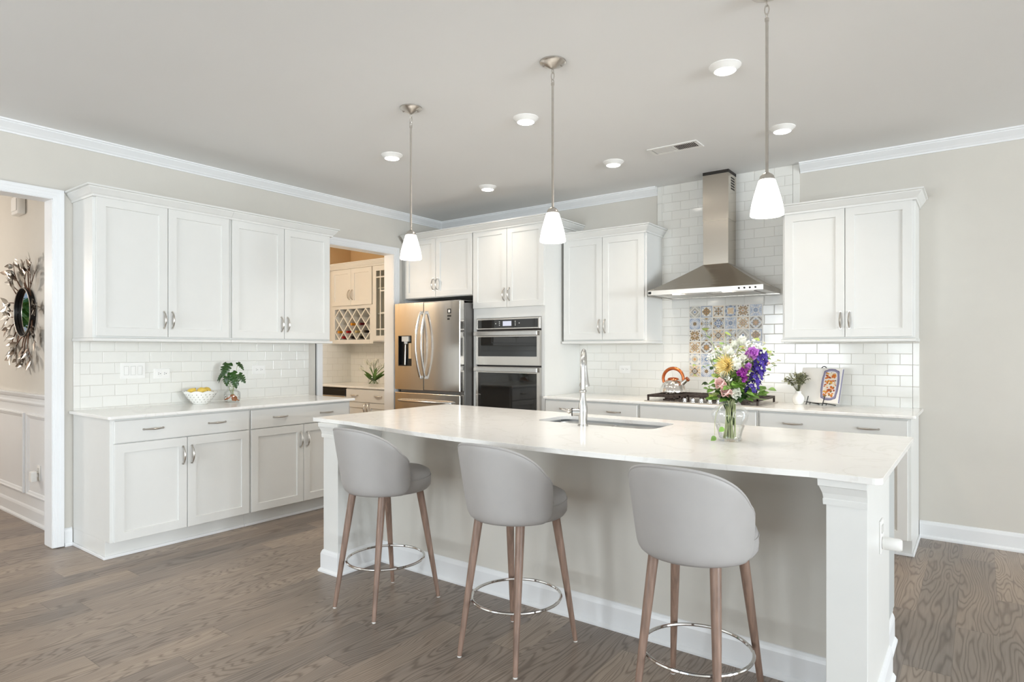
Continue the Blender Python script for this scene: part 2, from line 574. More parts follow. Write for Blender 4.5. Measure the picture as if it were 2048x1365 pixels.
        if sub:
            s = o.modifiers.new('sub', 'SUBSURF')
            s.levels = s.render_levels = sub
        if bevel:
            b = o.modifiers.new('bevel', 'BEVEL')
            b.width, b.segments, b.limit_method, b.angle_limit = bevel, seg, 'ANGLE', R(40)
        return o


def tag(o, label, cat, group=None):
    o['label'], o['category'] = label, cat
    if group:
        o['group'] = group
    return o


def thing(name, label, cat, loc=(0, 0, 0), rz=0, group=None):
    o = bpy.data.objects.new(name, None)
    o.empty_display_size = 0.1
    col.objects.link(o)
    o.location = loc
    o.rotation_euler = (0, 0, rz)
    return tag(o, label, cat, group)


def struct(o):
    o['kind'] = 'structure'
    return o


def dup(root, loc, label, rz=None):
    r = root.copy()
    col.objects.link(r)
    r.location = loc
    if rz is not None:
        r.rotation_euler = (0, 0, rz)
    r['label'] = label
    for ch in list(root.children):
        c = ch.copy()
        col.objects.link(c)
        c.parent = r
        for g in list(ch.children):
            d = g.copy()
            col.objects.link(d)
            d.parent = c
    return r


def box(name, b, m, parent=None, bevel=0):
    return MB().box(*b).build(name, m, parent, bevel)


def arc(c, r, a0, a1, n, z=None):
    out = []
    for i in range(n + 1):
        a = R(a0 + (a1 - a0) * i / n)
        p = (c[0] + r * math.cos(a), c[1] + r * math.sin(a))
        out.append(p if z is None else (*p, z))
    return out


# ------------------------------------------------------------------ the setting
struct(box('floor', (-5.2, RY - .2, -0.1, RX + .2, 0.2, 0), 'floor'))
struct(box('ceiling', (-5.2, RY - .2, CEIL, RX + .2, 0.2, CEIL + .1), 'ceiling'))
WT = 0.135
DY0, DY1, DZ = -5.4, -3.778, 2.338        # doorway to the dining room
PY0, PY1, PZ = -1.634, -0.739, 2.339      # doorway to the pantry
mb = MB()
mb.box(-WT, RY, 0, 0, DY0, CEIL)
mb.box(-WT, DY0, DZ, 0, DY1, CEIL)
mb.box(-WT, DY1, 0, 0, PY0, CEIL)
mb.box(-WT, PY0, PZ, 0, PY1, CEIL)
mb.box(-WT, PY1, 0, 0, 0, CEIL)
struct(mb.build('wall_left', 'wall'))
struct(box('wall_back', (-5.2, 0, 0, RX + .2, .15, CEIL), 'wall'))
mb = MB()
xs = [0]
for a, b in REARWIN:
    mb.box(a, RY - .15, 0, b, RY, .3)
    mb.box(a, RY - .15, 2.4, b, RY, CEIL)
    xs += [a, b]
xs.append(RX)
for i in range(0, len(xs), 2):
    mb.box(xs[i], RY - .15, 0, xs[i + 1], RY, CEIL)
struct(mb.build('wall_rear', 'wall'))
mb = MB()
ys = [RY]
for a, b in SIDEWIN:
    mb.box(RX, a, 0, RX + .15, b, .3)
    mb.box(RX, a, 2.4, RX + .15, b, CEIL)
    ys += [a, b]
ys.append(0)
for i in range(0, len(ys), 2):
    mb.box(RX, ys[i], 0, RX + .15, ys[i + 1], CEIL)
struct(mb.build('wall_right', 'wall'))
wn = 1
for a, b in REARWIN:
    mb = MB()
    for t in (a, (a + b) / 2 - .025, b - .05):
        mb.box(t, RY - .1, .3, t + .05, RY - .05, 2.4)
    for z in (.3, 1.32, 2.35):
        mb.box(a, RY - .1, z, b, RY - .05, z + .05)
    struct(mb.build('window_%d' % wn, 'trim'))
    wn += 1
for a, b in SIDEWIN:
    mb = MB()
    for t in (a, (a + b) / 2 - .025, b - .05):
        mb.box(RX + .05, t, .3, RX + .1, t + .05, 2.4)
    for z in (.3, 1.32, 2.35):
        mb.box(RX + .05, a, z, RX + .1, b, z + .05)
    struct(mb.build('window_%d' % wn, 'trim'))
    wn += 1
# dining room
DWY = -3.63
struct(box('wall_dining_back', (-5.0, DWY, 0, -WT, DWY + .12, CEIL), 'wall'))
struct(box('wall_dining_front', (-5.0, -7.6, 0, -WT, -7.5, CEIL), 'wall'))
mb = MB()
mb.box(-5.1, -7.5, 0, -5, -5.6, CEIL).box(-5.1, -4.1, 0, -5, DWY, CEIL).box(-5.1, -5.6, 0, -5, -4.1, .6).box(-5.1, -5.6, 2.3, -5, -4.1, CEIL)
struct(mb.build('wall_dining_left', 'wall'))
mb = MB()
for t in (-5.6, -4.87, -4.15):
    mb.box(-5.07, t, .6, -5.03, t + .05, 2.3)
for z in (.6, 1.42, 2.25):
    mb.box(-5.07, -5.6, z, -5.03, -4.1, z + .05)
struct(mb.build('window_%d' % wn, 'trim'))
# pantry
PX = -1.6
struct(box('wall_pantry_left', (PX - .1, -2.6, 0, PX, 0, CEIL), 'tan'))
struct(box('wall_pantry_back', (PX, -.003, 0, -WT - .001, 0, CEIL), 'tan'))
struct(box('wall_pantry_front', (PX, -2.7, 0, -WT, -2.6, CEIL), 'wall'))

# crown moulding of the rooms
CR = [(0, CEIL - .076), (.008, CEIL - .076), (.010, CEIL - .066), (.016, CEIL - .060), (.022, CEIL - .050), (.050, CEIL - .020), (.050, CEIL - .012), (.058, CEIL - .010), (.060, CEIL), (0, CEIL)]
struct(MB().sweep([(0, RY), (0, 0), (2.645, 0)], CR).build('trim_1', 'trim'))
struct(MB().sweep([(3.836, 0), (RX, 0), (RX, RY)], CR).build('trim_2', 'trim'))
struct(MB().sweep([(-5, DWY), (-WT, DWY)], CR).build('trim_3', 'trim'))
# baseboards
BB = [(0, 0), (.026, 0), (.026, .012), (.018, .022), (.014, .024), (.014, .098), (.010, .112), (.005, .120), (0, .122)]
struct(MB().sweep([(4.622, 0), (RX, 0), (RX, RY)], BB).build('baseboard_back', 'trim'))
struct(MB().sweep([(0, RY), (0, DY0 - .065)], BB).build('baseboard_left', 'trim'))
struct(MB().sweep([(0, DY1 + .066), (0, -3.666)], BB).build('baseboard_left_stub', 'trim'))
struct(MB().sweep([(-5, DWY), (-WT - .002, DWY)], BB).build('baseboard_dining', 'trim'))


def casing(name, y0, y1, z, wd, floor_z=0.0):
    """stepped casing on the kitchen face of the left wall plus jamb lining"""
    mb = MB()
    for a, b, t in ((0, wd, .012), (wd * .12, wd, .016), (wd * .3, wd * .95, .019), (wd * .62, wd * .95, .023)):
        mb.box(0, y0 - b, floor_z, t, y0 - a, z + a)
        mb.box(0, y1 + a, floor_z, t, y1 + b, z + a)
        mb.box(0, y0 - b, z + a, t, y1 + b, z + b)
    mb.box(-WT, y0, floor_z, 0.004, y0 + .003, z)
    mb.box(-WT, y1 - .003, floor_z, 0.004, y1, z)
    mb.box(-WT, y0, z - .003, 0.004, y1, z)
    return struct(mb.build(name, 'trim'))


casing('door_1', DY0, DY1, DZ, .064, .006)
casing('door_2', PY0, PY1, PZ, .072)
# wainscot of the dining room wall: white lower wall, chair rail and panel moulding
mb = MB()
mb.box(-4.99, DWY - .004, 0.1, -WT - .001, DWY, .93)
struct(mb.build('trim_4', 'trim'))
mb = MB()
mb.sweep([(-4.99, DWY), (-WT - .001, DWY)], [(0, .905), (.012, .905), (.016, .92), (.010, .935), (.010, .955), (.022, .965), (.030, .985), (.030, .995), (0, .995)])
struct(mb.build('trim_5', 'trim'))


def picture_frame(name, x0, x1, z0, z1):
    mb = MB()
    mb.T = Matrix.Translation((0, DWY - .004, 0)) @ Matrix.Rotation(R(90), 4, 'X')
    mb.sweep([(x0, z0), (x1, z0), (x1, z1), (x0, z1)], [(0, 0), (0, .012), (-.004, .016), (-.012, .016), (-.016, .010), (-.030, .006), (-.036, 0)], closed=True)
    struct(mb.build(name, 'trim'))


picture_frame('trim_6', -2.4, -1.055, .205, .835)
picture_frame('trim_7', -.985, -.2, .205, .835)

# tiles
TK = .008
mb = MB()
mb.box(0, -3.618, .914, TK, -1.785, 1.41)
struct(mb.build('wall_tile_left', 'tileL'))
struct(box('wall_tile_left_edge', (0, -3.659, .914, TK, -3.6182, 1.41), 'trimtileL', None, .002))
mb = MB()
mb.box(1.838, -TK, .914, 2.69, 0, 1.41)
mb.box(2.69, -TK, .914, 3.78, 0, CEIL - .001)
mb.box(3.78, -TK, .914, 4.58, 0, 1.41)
struct(mb.build('wall_tile_back', 'tileB'))
mb = MB()
mb.box(2.645, -TK, 2.3, 2.6885, 0, CEIL - .001)
mb.box(3.7815, -TK, 2.3, 3.83, 0, CEIL - .001)
mb.box(4.5815, -TK, .914, 4.621, 0, 1.41)
struct(mb.build('wall_tile_back_edge', 'trimtileB', None, .002))
struct(box('wall_tile_pantry_left', (PX, -1.9, .914, PX + TK, -TK, 1.42), 'tileP'))
struct(box('wall_tile_pantry_back', (PX, -TK, .914, -WT - .001, 0, 1.42), 'tileB'))


# ------------------------------------------------------------------ cabinets
CROWN = [(0, 0), (.008, 0), (.010, .012), (.018, .020), (.040, .050), (.040, .056), (.052, .060), (.052, .070), (0, .070)]


def front_set(root, fronts, yf=-0.02):
    for f in fronts:
        k, x0, x1, z0, z1 = f[:5]
        if k == 'door':
            d = MB().shaker(x0, x1, z0, z1, yf).build('door', 'cab', root)
            if f[5] is not None:
                hx, hz = f[5]
                MB().pull((hx, hz), .115, True, yf).build('handle', 'nickel', d)
        else:
            d = MB().slab(x0, x1, z0, z1, yf).build('drawer', 'cab', root)
            for hx in f[5]:
                MB().pull((hx, (z0 + z1) / 2 + .005), .12, False, yf, .026).build('handle', 'nickel', d)


def wall_cabinet(label, group, loc, rz, w, z0, z1, depth, sides=(False, False), doors=None, crown=True, handle_h=.12, rail=True):
    root = thing('wall_cabinet', label, 'cabinet', loc, rz, group)
    MB().box(0, 0, z0, w, depth, z1).build('cabinet_body', 'cab', root, .0015)
    g = .012
    L, Rr = (g if not sides[0] else .016), (g if not sides[1] else .016)
    mid = (L + w - Rr) / 2
    front_set(root, [('door', L, mid - .002, z0 + .012, z1 - .004, (mid - .028, z0 + .012 + handle_h)),
                     ('door', mid + .002, w - Rr, z0 + .012, z1 - .004, (mid + .028, z0 + .012 + handle_h))])
    if crown:
        yf = -.022
        path = [(w, yf), (0, yf)]
        a0 = [(w, depth)] if sides[1] else []
        a1 = [(0, depth)] if sides[0] else []
        path = a0 + path + a1
        MB().sweep(path[::-1] , [(o, z + z1 - .006) for o, z in CROWN]).build('crown_moulding', 'cab', root)
    if rail:
        a = .006 if sides[0] else 0
        b = .006 if sides[1] else 0
        mb = MB().box(-a, -.030, z0 - .022, w + b, depth if (a or b) else .02, z0 - .001)
        mb.build('light_rail', 'cab', root, .003)
    return root


def base_cabinet(label, group, loc, rz, w, fronts, depth=.6, sides=(False, False), h=.8925):
    root = thing('base_cabinet', label, 'cabinet', loc, rz, group)
    mb = MB().box(0, 0, .115, w, depth, h)
    mb.box(0, .07, 0, w, depth, .115)
    mb.build('cabinet_body', 'cab', root, .0015)
    mb = MB()
    a = .012 if sides[0] else 0
    b = .012 if sides[1] else 0
    mb.box(-a, .058, 0, w + b, .07, .02)
    if sides[0]:
        mb.box(-.012, .07, 0, 0, depth, .02)
    if sides[1]:
        mb.box(w, .07, 0, w + .012, depth, .02)
    mb.build('shoe_moulding', 'trim', root, .004)
    front_set(root, fronts)
    return root


def std_base(w, L=.012, Rr=.012, dz=(.738, .880), handles=None, door_z=(.118, .733)):
    mid = (L + w - Rr) / 2
    hs = handles if handles is not None else [w * .27, w * .73]
    hz = door_z[1] - .12
    return [('drawer', L, w - Rr, dz[0], dz[1], hs),
            ('door', L, mid - .002, door_z[0], door_z[1], (mid - .03, hz)),
            ('door', mid + .002, w - Rr, door_z[0], door_z[1], (mid + .03, hz))]


# left run (faces +x): local x -> world +y, local y -> world -x
W36 = .9325
base_cabinet('white base cabinet under the lemon bowl, its side beside the doorway casing', 'base cabinets of the side run', (.60, -3.66, 0), R(90), W36, std_base(W36, .02, .008), sides=(True, False), depth=.592)
base_cabinet('white base cabinet next to the pantry doorway, partly behind the island post', 'base cabinets of the side run', (.60, -3.66 + W36 + .001, 0), R(90), W36, std_base(W36, .008, .02), sides=(False, True), depth=.592)
wall_cabinet('white two-door wall cabinet nearest the dining room doorway', 'wall cabinets of the side run', (.33, -3.66, 0), R(90), W36, 1.408, 2.336, .33, (True, False))
wall_cabinet('white two-door wall cabinet nearest the pantry doorway', 'wall cabinets of the side run', (.33, -3.66 + W36 + .001, 0), R(90), W36, 1.408, 2.336, .33, (False, True))


def counter(name, label, outline, z0=.893, z1=.914, bevel=.005):
    o = MB().prism(outline, z0, z1).build(name, 'quartz', None, bevel, seg=3)
    return tag(o, label, 'countertop')


counter('countertop', 'white quartz countertop under the lemon bowl and monstera jar',
        [(0.001, -3.685), (.635, -3.685), (.645, -3.682), (.648, -3.672), (.648, -1.772), (.001, -1.772)])
# back run (faces -y)
base_cabinet('white base cabinet between the oven tower and the cooktop', 'base cabinets under the back window-less wall'.replace(' window-less', ''), (1.841, -.61, 0), 0, .913, std_base(.913, .012, .012, handles=[.225, .69]), depth=.6)
mb = .929
base_cabinet('white base cabinet below the gas cooktop, its drawer front without handles', 'base cabinets under the back wall', (2.756, -.61, 0), 0, .928, std_base(.928, .012, .012, handles=[]), depth=.6)
base_cabinet('white base cabinet at the open end of the back run, below the cookbook', 'base cabinets under the back wall', (3.686, -.61, 0), 0, .932, std_base(.932, .012, .018, handles=[.233, .695]), depth=.6, sides=(False, True))
counter('countertop', 'white quartz countertop along the back wall carrying the cooktop and cookbook',
        [(1.8385, -.001), (1.8385, -.648), (4.630, -.648), (4.642, -.644), (4.646, -.634), (4.646, -.001)])
wall_cabinet('white two-door wall cabinet between the oven tower and the range hood', 'wall cabinets flanking the hood', (1.857, -.33, 0), 0, .833, 1.408, 2.336, .329, (False, True))
wall_cabinet('white two-door wall cabinet above the open cookbook', 'wall cabinets flanking the hood', (3.783, -.33, 0), 0, .837, 1.408, 2.336, .329, (True, True))

# oven tower with upper doors, and the cabinet over the fridge
TD = .608
root = thing('oven_cabinet', 'tall white cabinet housing the wall ovens beside the refrigerator', 'cabinet', (1.0, -.61, 0))
mb = MB()
mb.box(0, 0, .115, .04, TD, 2.47).box(.797, 0, .0, .837, TD, 2.47).box(.04, 0, 1.632, .797, TD, 2.47).box(.04, 0, .115, .797, TD, .48).box(0, .07, 0, .797, TD, .115)
mb.box(.04, TD - .02, .48, .797, TD, 1.632)
mb.build('cabinet_body', 'cab', root, .0015)
mid = .42
front_set(root, [('door', .008, mid - .002, 1.73, 2.478, (mid - .03, 1.85)), ('door', mid + .002, .835, 1.73, 2.478, (mid + .03, 1.85)), ('drawer', .012, .825, .125, .465, [.42])])
MB().sweep([(-.94, -.022), (.84, -.022), (.84, TD)], [(o * 1.15, z * .95 + 2.470) for o, z in CROWN]).build('crown_moulding', 'cab', root)
root = thing('fridge_cabinet', 'white two-door cabinet above the steel refrigerator', 'cabinet', (.06, -.61, 0))
mb = MB()
mb.box(0, 0, 1.865, .938, TD, 2.47)
mb.box(-.058, 0, 1.865, 0, .02, 2.47)
mb.build('cabinet_body', 'cab', root, .0015)
mid = .447
front_set(root, [('door', .003, mid - .002, 1.872, 2.478, (mid - .028, 2.0)), ('door', mid + .002, .934, 1.872, 2.478, (mid + .028, 2.0))])
box('side_panel', (-.055, .02, 0, -.03, TD, 1.865), 'cab', root)

# pantry furniture
pw = .74
root = thing('wall_cabinet', 'cream wall cabinet with wine rack in the pantry', 'cabinet', (-1.548, -.33, 0))
mb = MB()
mb.box(0, 0, 1.862, .76, .32, 2.325)
mb.box(0, 0, 1.405, .045, .32, 1.862).box(.70, 0, 1.405, .76, .32, 1.862).box(.045, 0, 1.405, .70, .32, 1.455).box(.045, 0, 1.83, .70, .32, 1.862).box(.045, .30, 1.455, .70, .32, 1.83)
mb.box(-.05, 0, 1.405, 0, .32, 2.325)
mb.build('cabinet_body', 'cab', root, .0015)
front_set(root, [('door', .008, .376, 1.872, 2.318, (.35, 2.0)), ('door', .379, .755, 1.872, 2.318, (.405, 2.0))])
MB().sweep([(-.05, -.022), (1.40, -.022)], [(o, z + 2.32) for o, z in CROWN]).build('crown_moulding', 'cab', root)
# diagonal lattice of the wine rack, clipped to the opening
X0, X1, Z0, Z1 = .045, .70, 1.455, 1.83
cell = .164
def clip_line(px, pz, dx, dz):
    ts = []
    lo, hi = -9, 9
    for p, d, a, b in ((px, dx, X0, X1), (pz, dz, Z0, Z1)):
        t0, t1 = sorted(((a - p) / d, (b - p) / d))
        lo, hi = max(lo, t0), min(hi, t1)
    return (px + lo * dx, pz + lo * dz, px + hi * dx, pz + hi * dz) if hi - lo > .03 else None
mb = MB()
asp = .186 / .164
for s in (1, -1):
    for k in range(-8, 14):
        q = clip_line(X0 + .083 + k * cell, Z1, 1, s * asp)
        if not q:
            continue
        ax, az, bx, bz = q
        n = Vector((-(bz - az), bx - ax)).normalized() * .0075
        yb = .004 if s > 0 else .002
        mb.rings([[(ax - n.x, yb, az - n.y), (ax + n.x, yb, az + n.y), (ax + n.x, .26, az + n.y), (ax - n.x, .26, az - n.y)],
                  [(bx - n.x, yb, bz - n.y), (bx + n.x, yb, bz + n.y), (bx + n.x, .26, bz + n.y), (bx - n.x, .26, bz - n.y)]], smooth=False)
mb.build('wine_lattice', 'cab', root)
bl = [(.083, .095, 'wo', 'wo', 'wine bottle with a gold neck foil in the rack, beside the empty side cell'), (.247, .095, 'wr', 'wt', 'wine bottle with a dark red neck below an amber one'),
      (.329, .188, 'wo', 'wr', 'amber wine bottle in the upper row of bottles'), (.411, .095, 'wg', 'wk', 'wine bottle with a pale gold neck in the rack'),
      (.493, .188, 'wm', 'wm', 'burgundy wine bottle in the upper row of bottles'), (.165, .028, 'wr', 'wg', 'wine bottle with a bright red neck in the lowest row'),
      (.329, .028, 'wk', 'wk', 'black wine bottle in the lowest row, next to the bright red one'), (.493, .028, 'wk', 'wt', 'black wine bottle in the lowest row near the glass door'), (.575, .095, 'wk', 'wk', 'black wine bottle against the rack side near the glass door')]
for bx, bz, neck, body, lab in bl:
    r2 = thing('wine_bottle', lab, 'bottle', (-1.548 + X0 + bx, -.33, Z0 + bz), 0, 'wine bottles in the pantry rack')
    MB().tube([(0, .105, 0), (0, .125, 0), (0, .28, 0)], [.018, .034, .036], 14).build('bottle_body', 'wk' if body == 'wk' else body, r2)
    MB().tube([(0, -.012, 0), (0, -.010, 0), (0, .07, 0), (0, .107, 0)], [.012, .0165, .0155, .020], 12).build('bottle_neck', neck, r2)
root = thing('glass_door_cabinet', 'cream pantry wall cabinet with muntined glass door', 'cabinet', (-.785, -.33, 0))
mb = MB()
mb.box(0, 0, 1.425, .02, .32, 2.325).box(.62, 0, 1.425, .64, .32, 2.325).box(.02, 0, 1.425, .62, .32, 1.445).box(.02, 0, 2.305, .62, .32, 2.325).box(.02, .3, 1.445, .62, .32, 2.305)
mb.box(.02, .02, 1.75, .62, .3, 1.765).box(.02, .02, 2.05, .62, .3, 2.065)
mb.build('cabinet_body', 'cab', root)
mb = MB()
x0, x1, z0, z1, fw = .012, .62, 1.437, 2.318, .06
mb.box(x0, -.02, z0, x0 + fw, 0, z1).box(x1 - fw, -.02, z0, x1, 0, z1).box(x0 + fw, -.02, z0, x1 - fw, 0, z0 + fw).box(x0 + fw, -.02, z1 - fw, x1 - fw, 0, z1)
for mx_ in (x0 + fw + .07, x1 - fw - .07):
    mb.box(mx_ - .008, -.018, z0 + fw + .0005, mx_ + .008, -.009, z1 - fw - .0005)
for mz in (z0 + fw + .075, z1 - fw - .075, 1.76, 2.02):
    mb.box(x0 + fw + (0.07 if mz in (1.76, 2.02) else .0005), -.0175, mz - .008, x1 - fw - .0005, -.0092, mz + .008)
d = mb.build('door', 'cab', root)
box('pane', (x0 + fw, -.008, z0 + fw, x1 - fw, -.006, z1 - fw), 'pane', d)
base_cabinet('pantry base cabinet with two-handled drawer under the tulips', None, (-.92, -.61, 0), 0, .778,
             [('drawer', .012, .766, .738, .880, [.16, .56]), ('door', .012, .3795, .118, .733, (.35, .665)), ('door', .3825, .766, .118, .733, (.41, .665))], depth=.6)
root = thing('wine_cooler', 'dark undercounter appliance beside the pantry drawers', 'appliance', (-1.555, -.61, 0))
box('cooler_body', (0, 0, .0, .63, .59, .8915), 'black', root)
box('control_strip', (0, -.02, .80, .63, -.001, .868), 'black', root, .002)
box('door', (0, -.025, .115, .63, -.001, .797), 'steelH', root, .003)
counter('countertop', 'quartz countertop in the pantry beneath the tulips', [(PX + TK, -.009), (PX + TK, -.64), (-WT - .002, -.64), (-WT - .002, -.009)])

# ------------------------------------------------------------------ island
IX0, IX1 = 1.80, 4.672
root = thing('kitchen_island', 'long island with off-white posts, panelled seating side and curved overhang', 'island', (0, 0, 0))
for a, b in ((IX0, 1.935), (4.547, IX1)):
    MB().box(a, -2.955, 0, b, -2.35, .8915).build('end_post', 'cab', root, .002)
box('back_panel', (1.936, -2.62, 0, 4.546, -2.36, .8915), 'wall', root)
mb = MB()
mb.box(IX0 + .02, -2.349, .115, 4.643, -1.905, .8915).box(IX0 + .02, -2.349, 0, 4.643, -1.97, .115)
# sink opening is left inside the carcass
mb.build('cabinet_body', 'kick', root, .001)
M['islandgrey'] = mat('grey_end_panel', srgb(186, 189, 188), 0.4, var=0.01)  # greyer tone used on the end panel alone
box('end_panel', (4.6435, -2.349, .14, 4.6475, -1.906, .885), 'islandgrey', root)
box('painted_gap_shade', (IX0 + .03, -1.905, .12, 4.640, -1.893, .87), 'dark', root)  # solid dark strip filling the door gap, its shade put into the colour
mb = MB()
for i in range(5):
    a = IX0 + .03 + i * .5645
    mb.shaker(a, a + .556, .125, .865, 0, .02)
mb2 = MB()
mb2.T = Matrix.Translation((0, -1.893, 0))
for i in range(5):
    a = IX0 + .03 + i * .5645
    mb2.slab(a, a + .556, .125, .865, .018, 0, .002)
mb2.build('front_panel', 'cab', root)
CAP = [(0, .803), (.008, .803), (.009, .822), (.007, .825), (.010, .842), (.019, .866), (.022, .868), (.023, .8905), (0, .8905)]
mb = MB()
mb.sweep([(IX0, -2.36), (IX0, -2.955), (1.935, -2.955), (1.935, -2.62)][::1], CAP)
mb.build('capital_moulding', 'cab', root)
mb = MB()
mb.sweep([(4.547, -2.63), (4.547, -2.955), (4.672, -2.955)], CAP)
mb.build('capital_moulding', 'cab', root)
BBI = [(0, 0), (.024, 0), (.024, .010), (.016, .020), (.013, .022), (.013, .105), (.009, .118), (.004, .128), (0, .130)]
mb = MB()
mb.sweep([(IX0, -2.35), (IX0, -2.955), (1.935, -2.955), (1.935, -2.62), (4.547, -2.62), (4.547, -2.955), (IX1, -2.955), (IX1, -2.35)], BBI)
mb.sweep([(4.643, -2.349), (4.643, -1.97)], BBI)
mb.build('base_moulding', 'trim', root)

# island countertop with the sink opening
SX0, SX1, SY0, SY1 = 2.86, 3.60, -2.262, -1.915
bow = [(2.06 + (4.50 - 2.06) * i / 20, -2.955 - .03 * ((2.06 + 2.44 * i / 20) - 1.69) / 3.02 - .118 * math.sin(PI * i / 20) ** .85) for i in range(21)]
outer = [(1.69, -1.745), (1.69, -2.945)] + arc((1.70, -2.945), .01, 180, 270, 3)[1:] + bow + arc((4.689, -2.965), .028, 270, 360, 5) + [(4.717, -1.79)]
outer = outer + [(4.707, -1.78)]
rc = .07
inner = arc((SX0 + rc, SY0 + rc), rc, 180, 270, 6) + arc((SX1 - rc, SY0 + rc), rc, 270, 360, 6) + arc((SX1 - rc, SY1 - rc), rc, 0, 90, 6) + arc((SX0 + rc, SY1 - rc), rc, 90, 180, 6)
import bmesh
bm = bmesh.new()
def loop(pts, z):
    vs_ = [bm.verts.new((x, y, z)) for x, y in pts]
    return vs_, [bm.edges.new((vs_[i], vs_[(i + 1) % len(vs_)])) for i in range(len(vs_))]
ov, oe = loop(outer, .914)
iv, ie = loop(inner, .914)
bmesh.ops.triangle_fill(bm, edges=oe + ie, use_beauty=True, use_dissolve=False)
top = list(bm.faces)
for f_ in top:
    if f_.normal.z < 0:
        f_.normal_flip()
ret = bmesh.ops.extrude_face_region(bm, geom=top)
bmesh.ops.translate(bm, verts=[e for e in ret['geom'] if isinstance(e, bmesh.types.BMVert)], vec=(0, 0, -.022))
bmesh.ops.recalc_face_normals(bm, faces=bm.faces)
me = bpy.data.meshes.new('island_countertop')
bm.to_mesh(me)
bm.free()
me.materials.append(M['quartz'])
o = bpy.data.objects.new('island_countertop', me)
col.objects.link(o)
b = o.modifiers.new('bevel', 'BEVEL')
b.width, b.segments, b.limit_method, b.angle_limit = .005, 2, 'ANGLE', R(40)
tag(o, 'white quartz island countertop with bowed seating edge and undermount sink cutout', 'countertop')

# sink (its bowl hangs in a recess of the island body)
for ob in root.children:
    if ob.name.startswith('cabinet_body'):
        bpy.data.objects.remove(ob)
        break
mb = MB()
mb.box(IX0 + .02, -2.349, .115, 2.82, -1.905, .8915).box(3.64, -2.349, .115, 4.643, -1.905, .8915)
mb.box(2.82, -2.349, .115, 3.64, -2.30, .8915).box(2.82, -1.885 - .02, .115, 3.64, -1.905 + .002, .8915).box(2.82, -2.30, .115, 3.64, -1.907, .5)
mb.box(IX0 + .02, -2.349, 0, 4.643, -1.97, .115)
mb.build('cabinet_body', 'kick', root)
sk = thing('sink', 'stainless undermount double bowl sink set into the island', 'sink', (3.23, -2.09, .88))
def basin(x0, x1, y0, y1, r, depth):
    def rr(i, z, e=0):
        x0_, x1_, y0_, y1_, q = x0 + e, x1 - e, y0 + e, y1 - e, max(.01, r - e * .5)
        return [(*p, z) for p in arc((x0_ + q, y0_ + q), q, 180, 270, 6) + arc((x1_ - q, y0_ + q), q, 270, 360, 6) + arc((x1_ - q, y1_ - q), q, 0, 90, 6) + arc((x0_ + q, y1_ - q), q, 90, 180, 6)]
    return MB().rings([rr(0, -.001, -.012), rr(0, -.001), rr(0, -.02), rr(0, -depth + .03, .01), rr(0, -depth, .04)], True, False, True)
basin(-.375, .01, -.18, .18, .09, .2).build('sink_bowl', 'sink', sk)
basin(.025, .375, -.18, .18, .09, .2).build('sink_bowl', 'sink', sk)
for x in (-.18, .2):
    MB().lathe([(.0, .003), (.03, .003), (.042, .0), (.042, -.002)], (x, 0, -.199), 20, False, False).build('drain', 'chrome', sk)
# faucet
fa = thing('faucet', 'brushed steel gooseneck pull-down faucet on the near rim of the sink', 'faucet', (3.233, -2.335, .914), R(27))
MB().lathe([(.029, 0), (.029, .006), (.024, .010), (.023, .03), (.0265, .075), (.0255, .10), (.020, .13), (.015, .16), (.0145, .18), (.020, .186), (.0205, .192), (.016, .199), (.013, .203)], seg=24).build('faucet_body', 'faucet', fa)
neck = [(0, 0, .20), (0, 0, .30), (0, 0, .322)]
for i in range(1, 13):
    a = PI * i / 12
    neck.append((0, .085 - .085 * math.cos(a), .322 + .085 * math.sin(a)))
MB().tube(neck, .0138, 14).build('spout', 'faucet', fa)
MB().lathe([(.014, 0), (.0145, -.02), (.018, -.05), (.025, -.10), (.029, -.112), (.029, -.12), (.024, -.121)], (0, .17, .327), 20).build('spray_head', 'faucet', fa)
MB().tube([(-.015, 0, .075), (-.055, 0, .075), (-.058, 0, .075)], [.022, .022, .018], 18).build('valve', 'faucet', fa)
MB().tube([(-.0555, 0, .075), (-.061, 0, .075)], .0225, 18).build('valve_ring', 'black', fa)
h = MB().ball((-.075, 0, .078), .013, 12)
h.tube([(-.06, 0, .076), (-.075, 0, .078)], .008, 10).tube([(-.08, 0, .08), (-.115, 0, .092)], [.006, .0045], 10)
h.build('lever', 'nickel', fa)

# outlet with plug-in night light on the island end
ou = thing('wall_outlet', 'white duplex outlet on the end of the island with a plugged-in sensor', 'outlet', (IX1, -2.63, .64))
mb = MB().box(0, -.036, -.06, .006, .036, .06)
mb.build('cover_plate', 'plastic', ou, .002)
mb = MB().box(.006, -.018, .012, .009, .018, .042)
mb.build('socket', 'plasticG', ou, .002)
pl = thing('plug_in_sensor', 'white cylindrical plug-in device sticking out from the island outlet', 'plug', (IX1 + .007, -2.63, .615))
MB().tube([(0, 0, 0), (.006, 0, 0), (.055, 0, 0), (.062, 0, 0)], [.021, .0235, .0225, .018], 18).build('plug_body', 'plastic', pl)

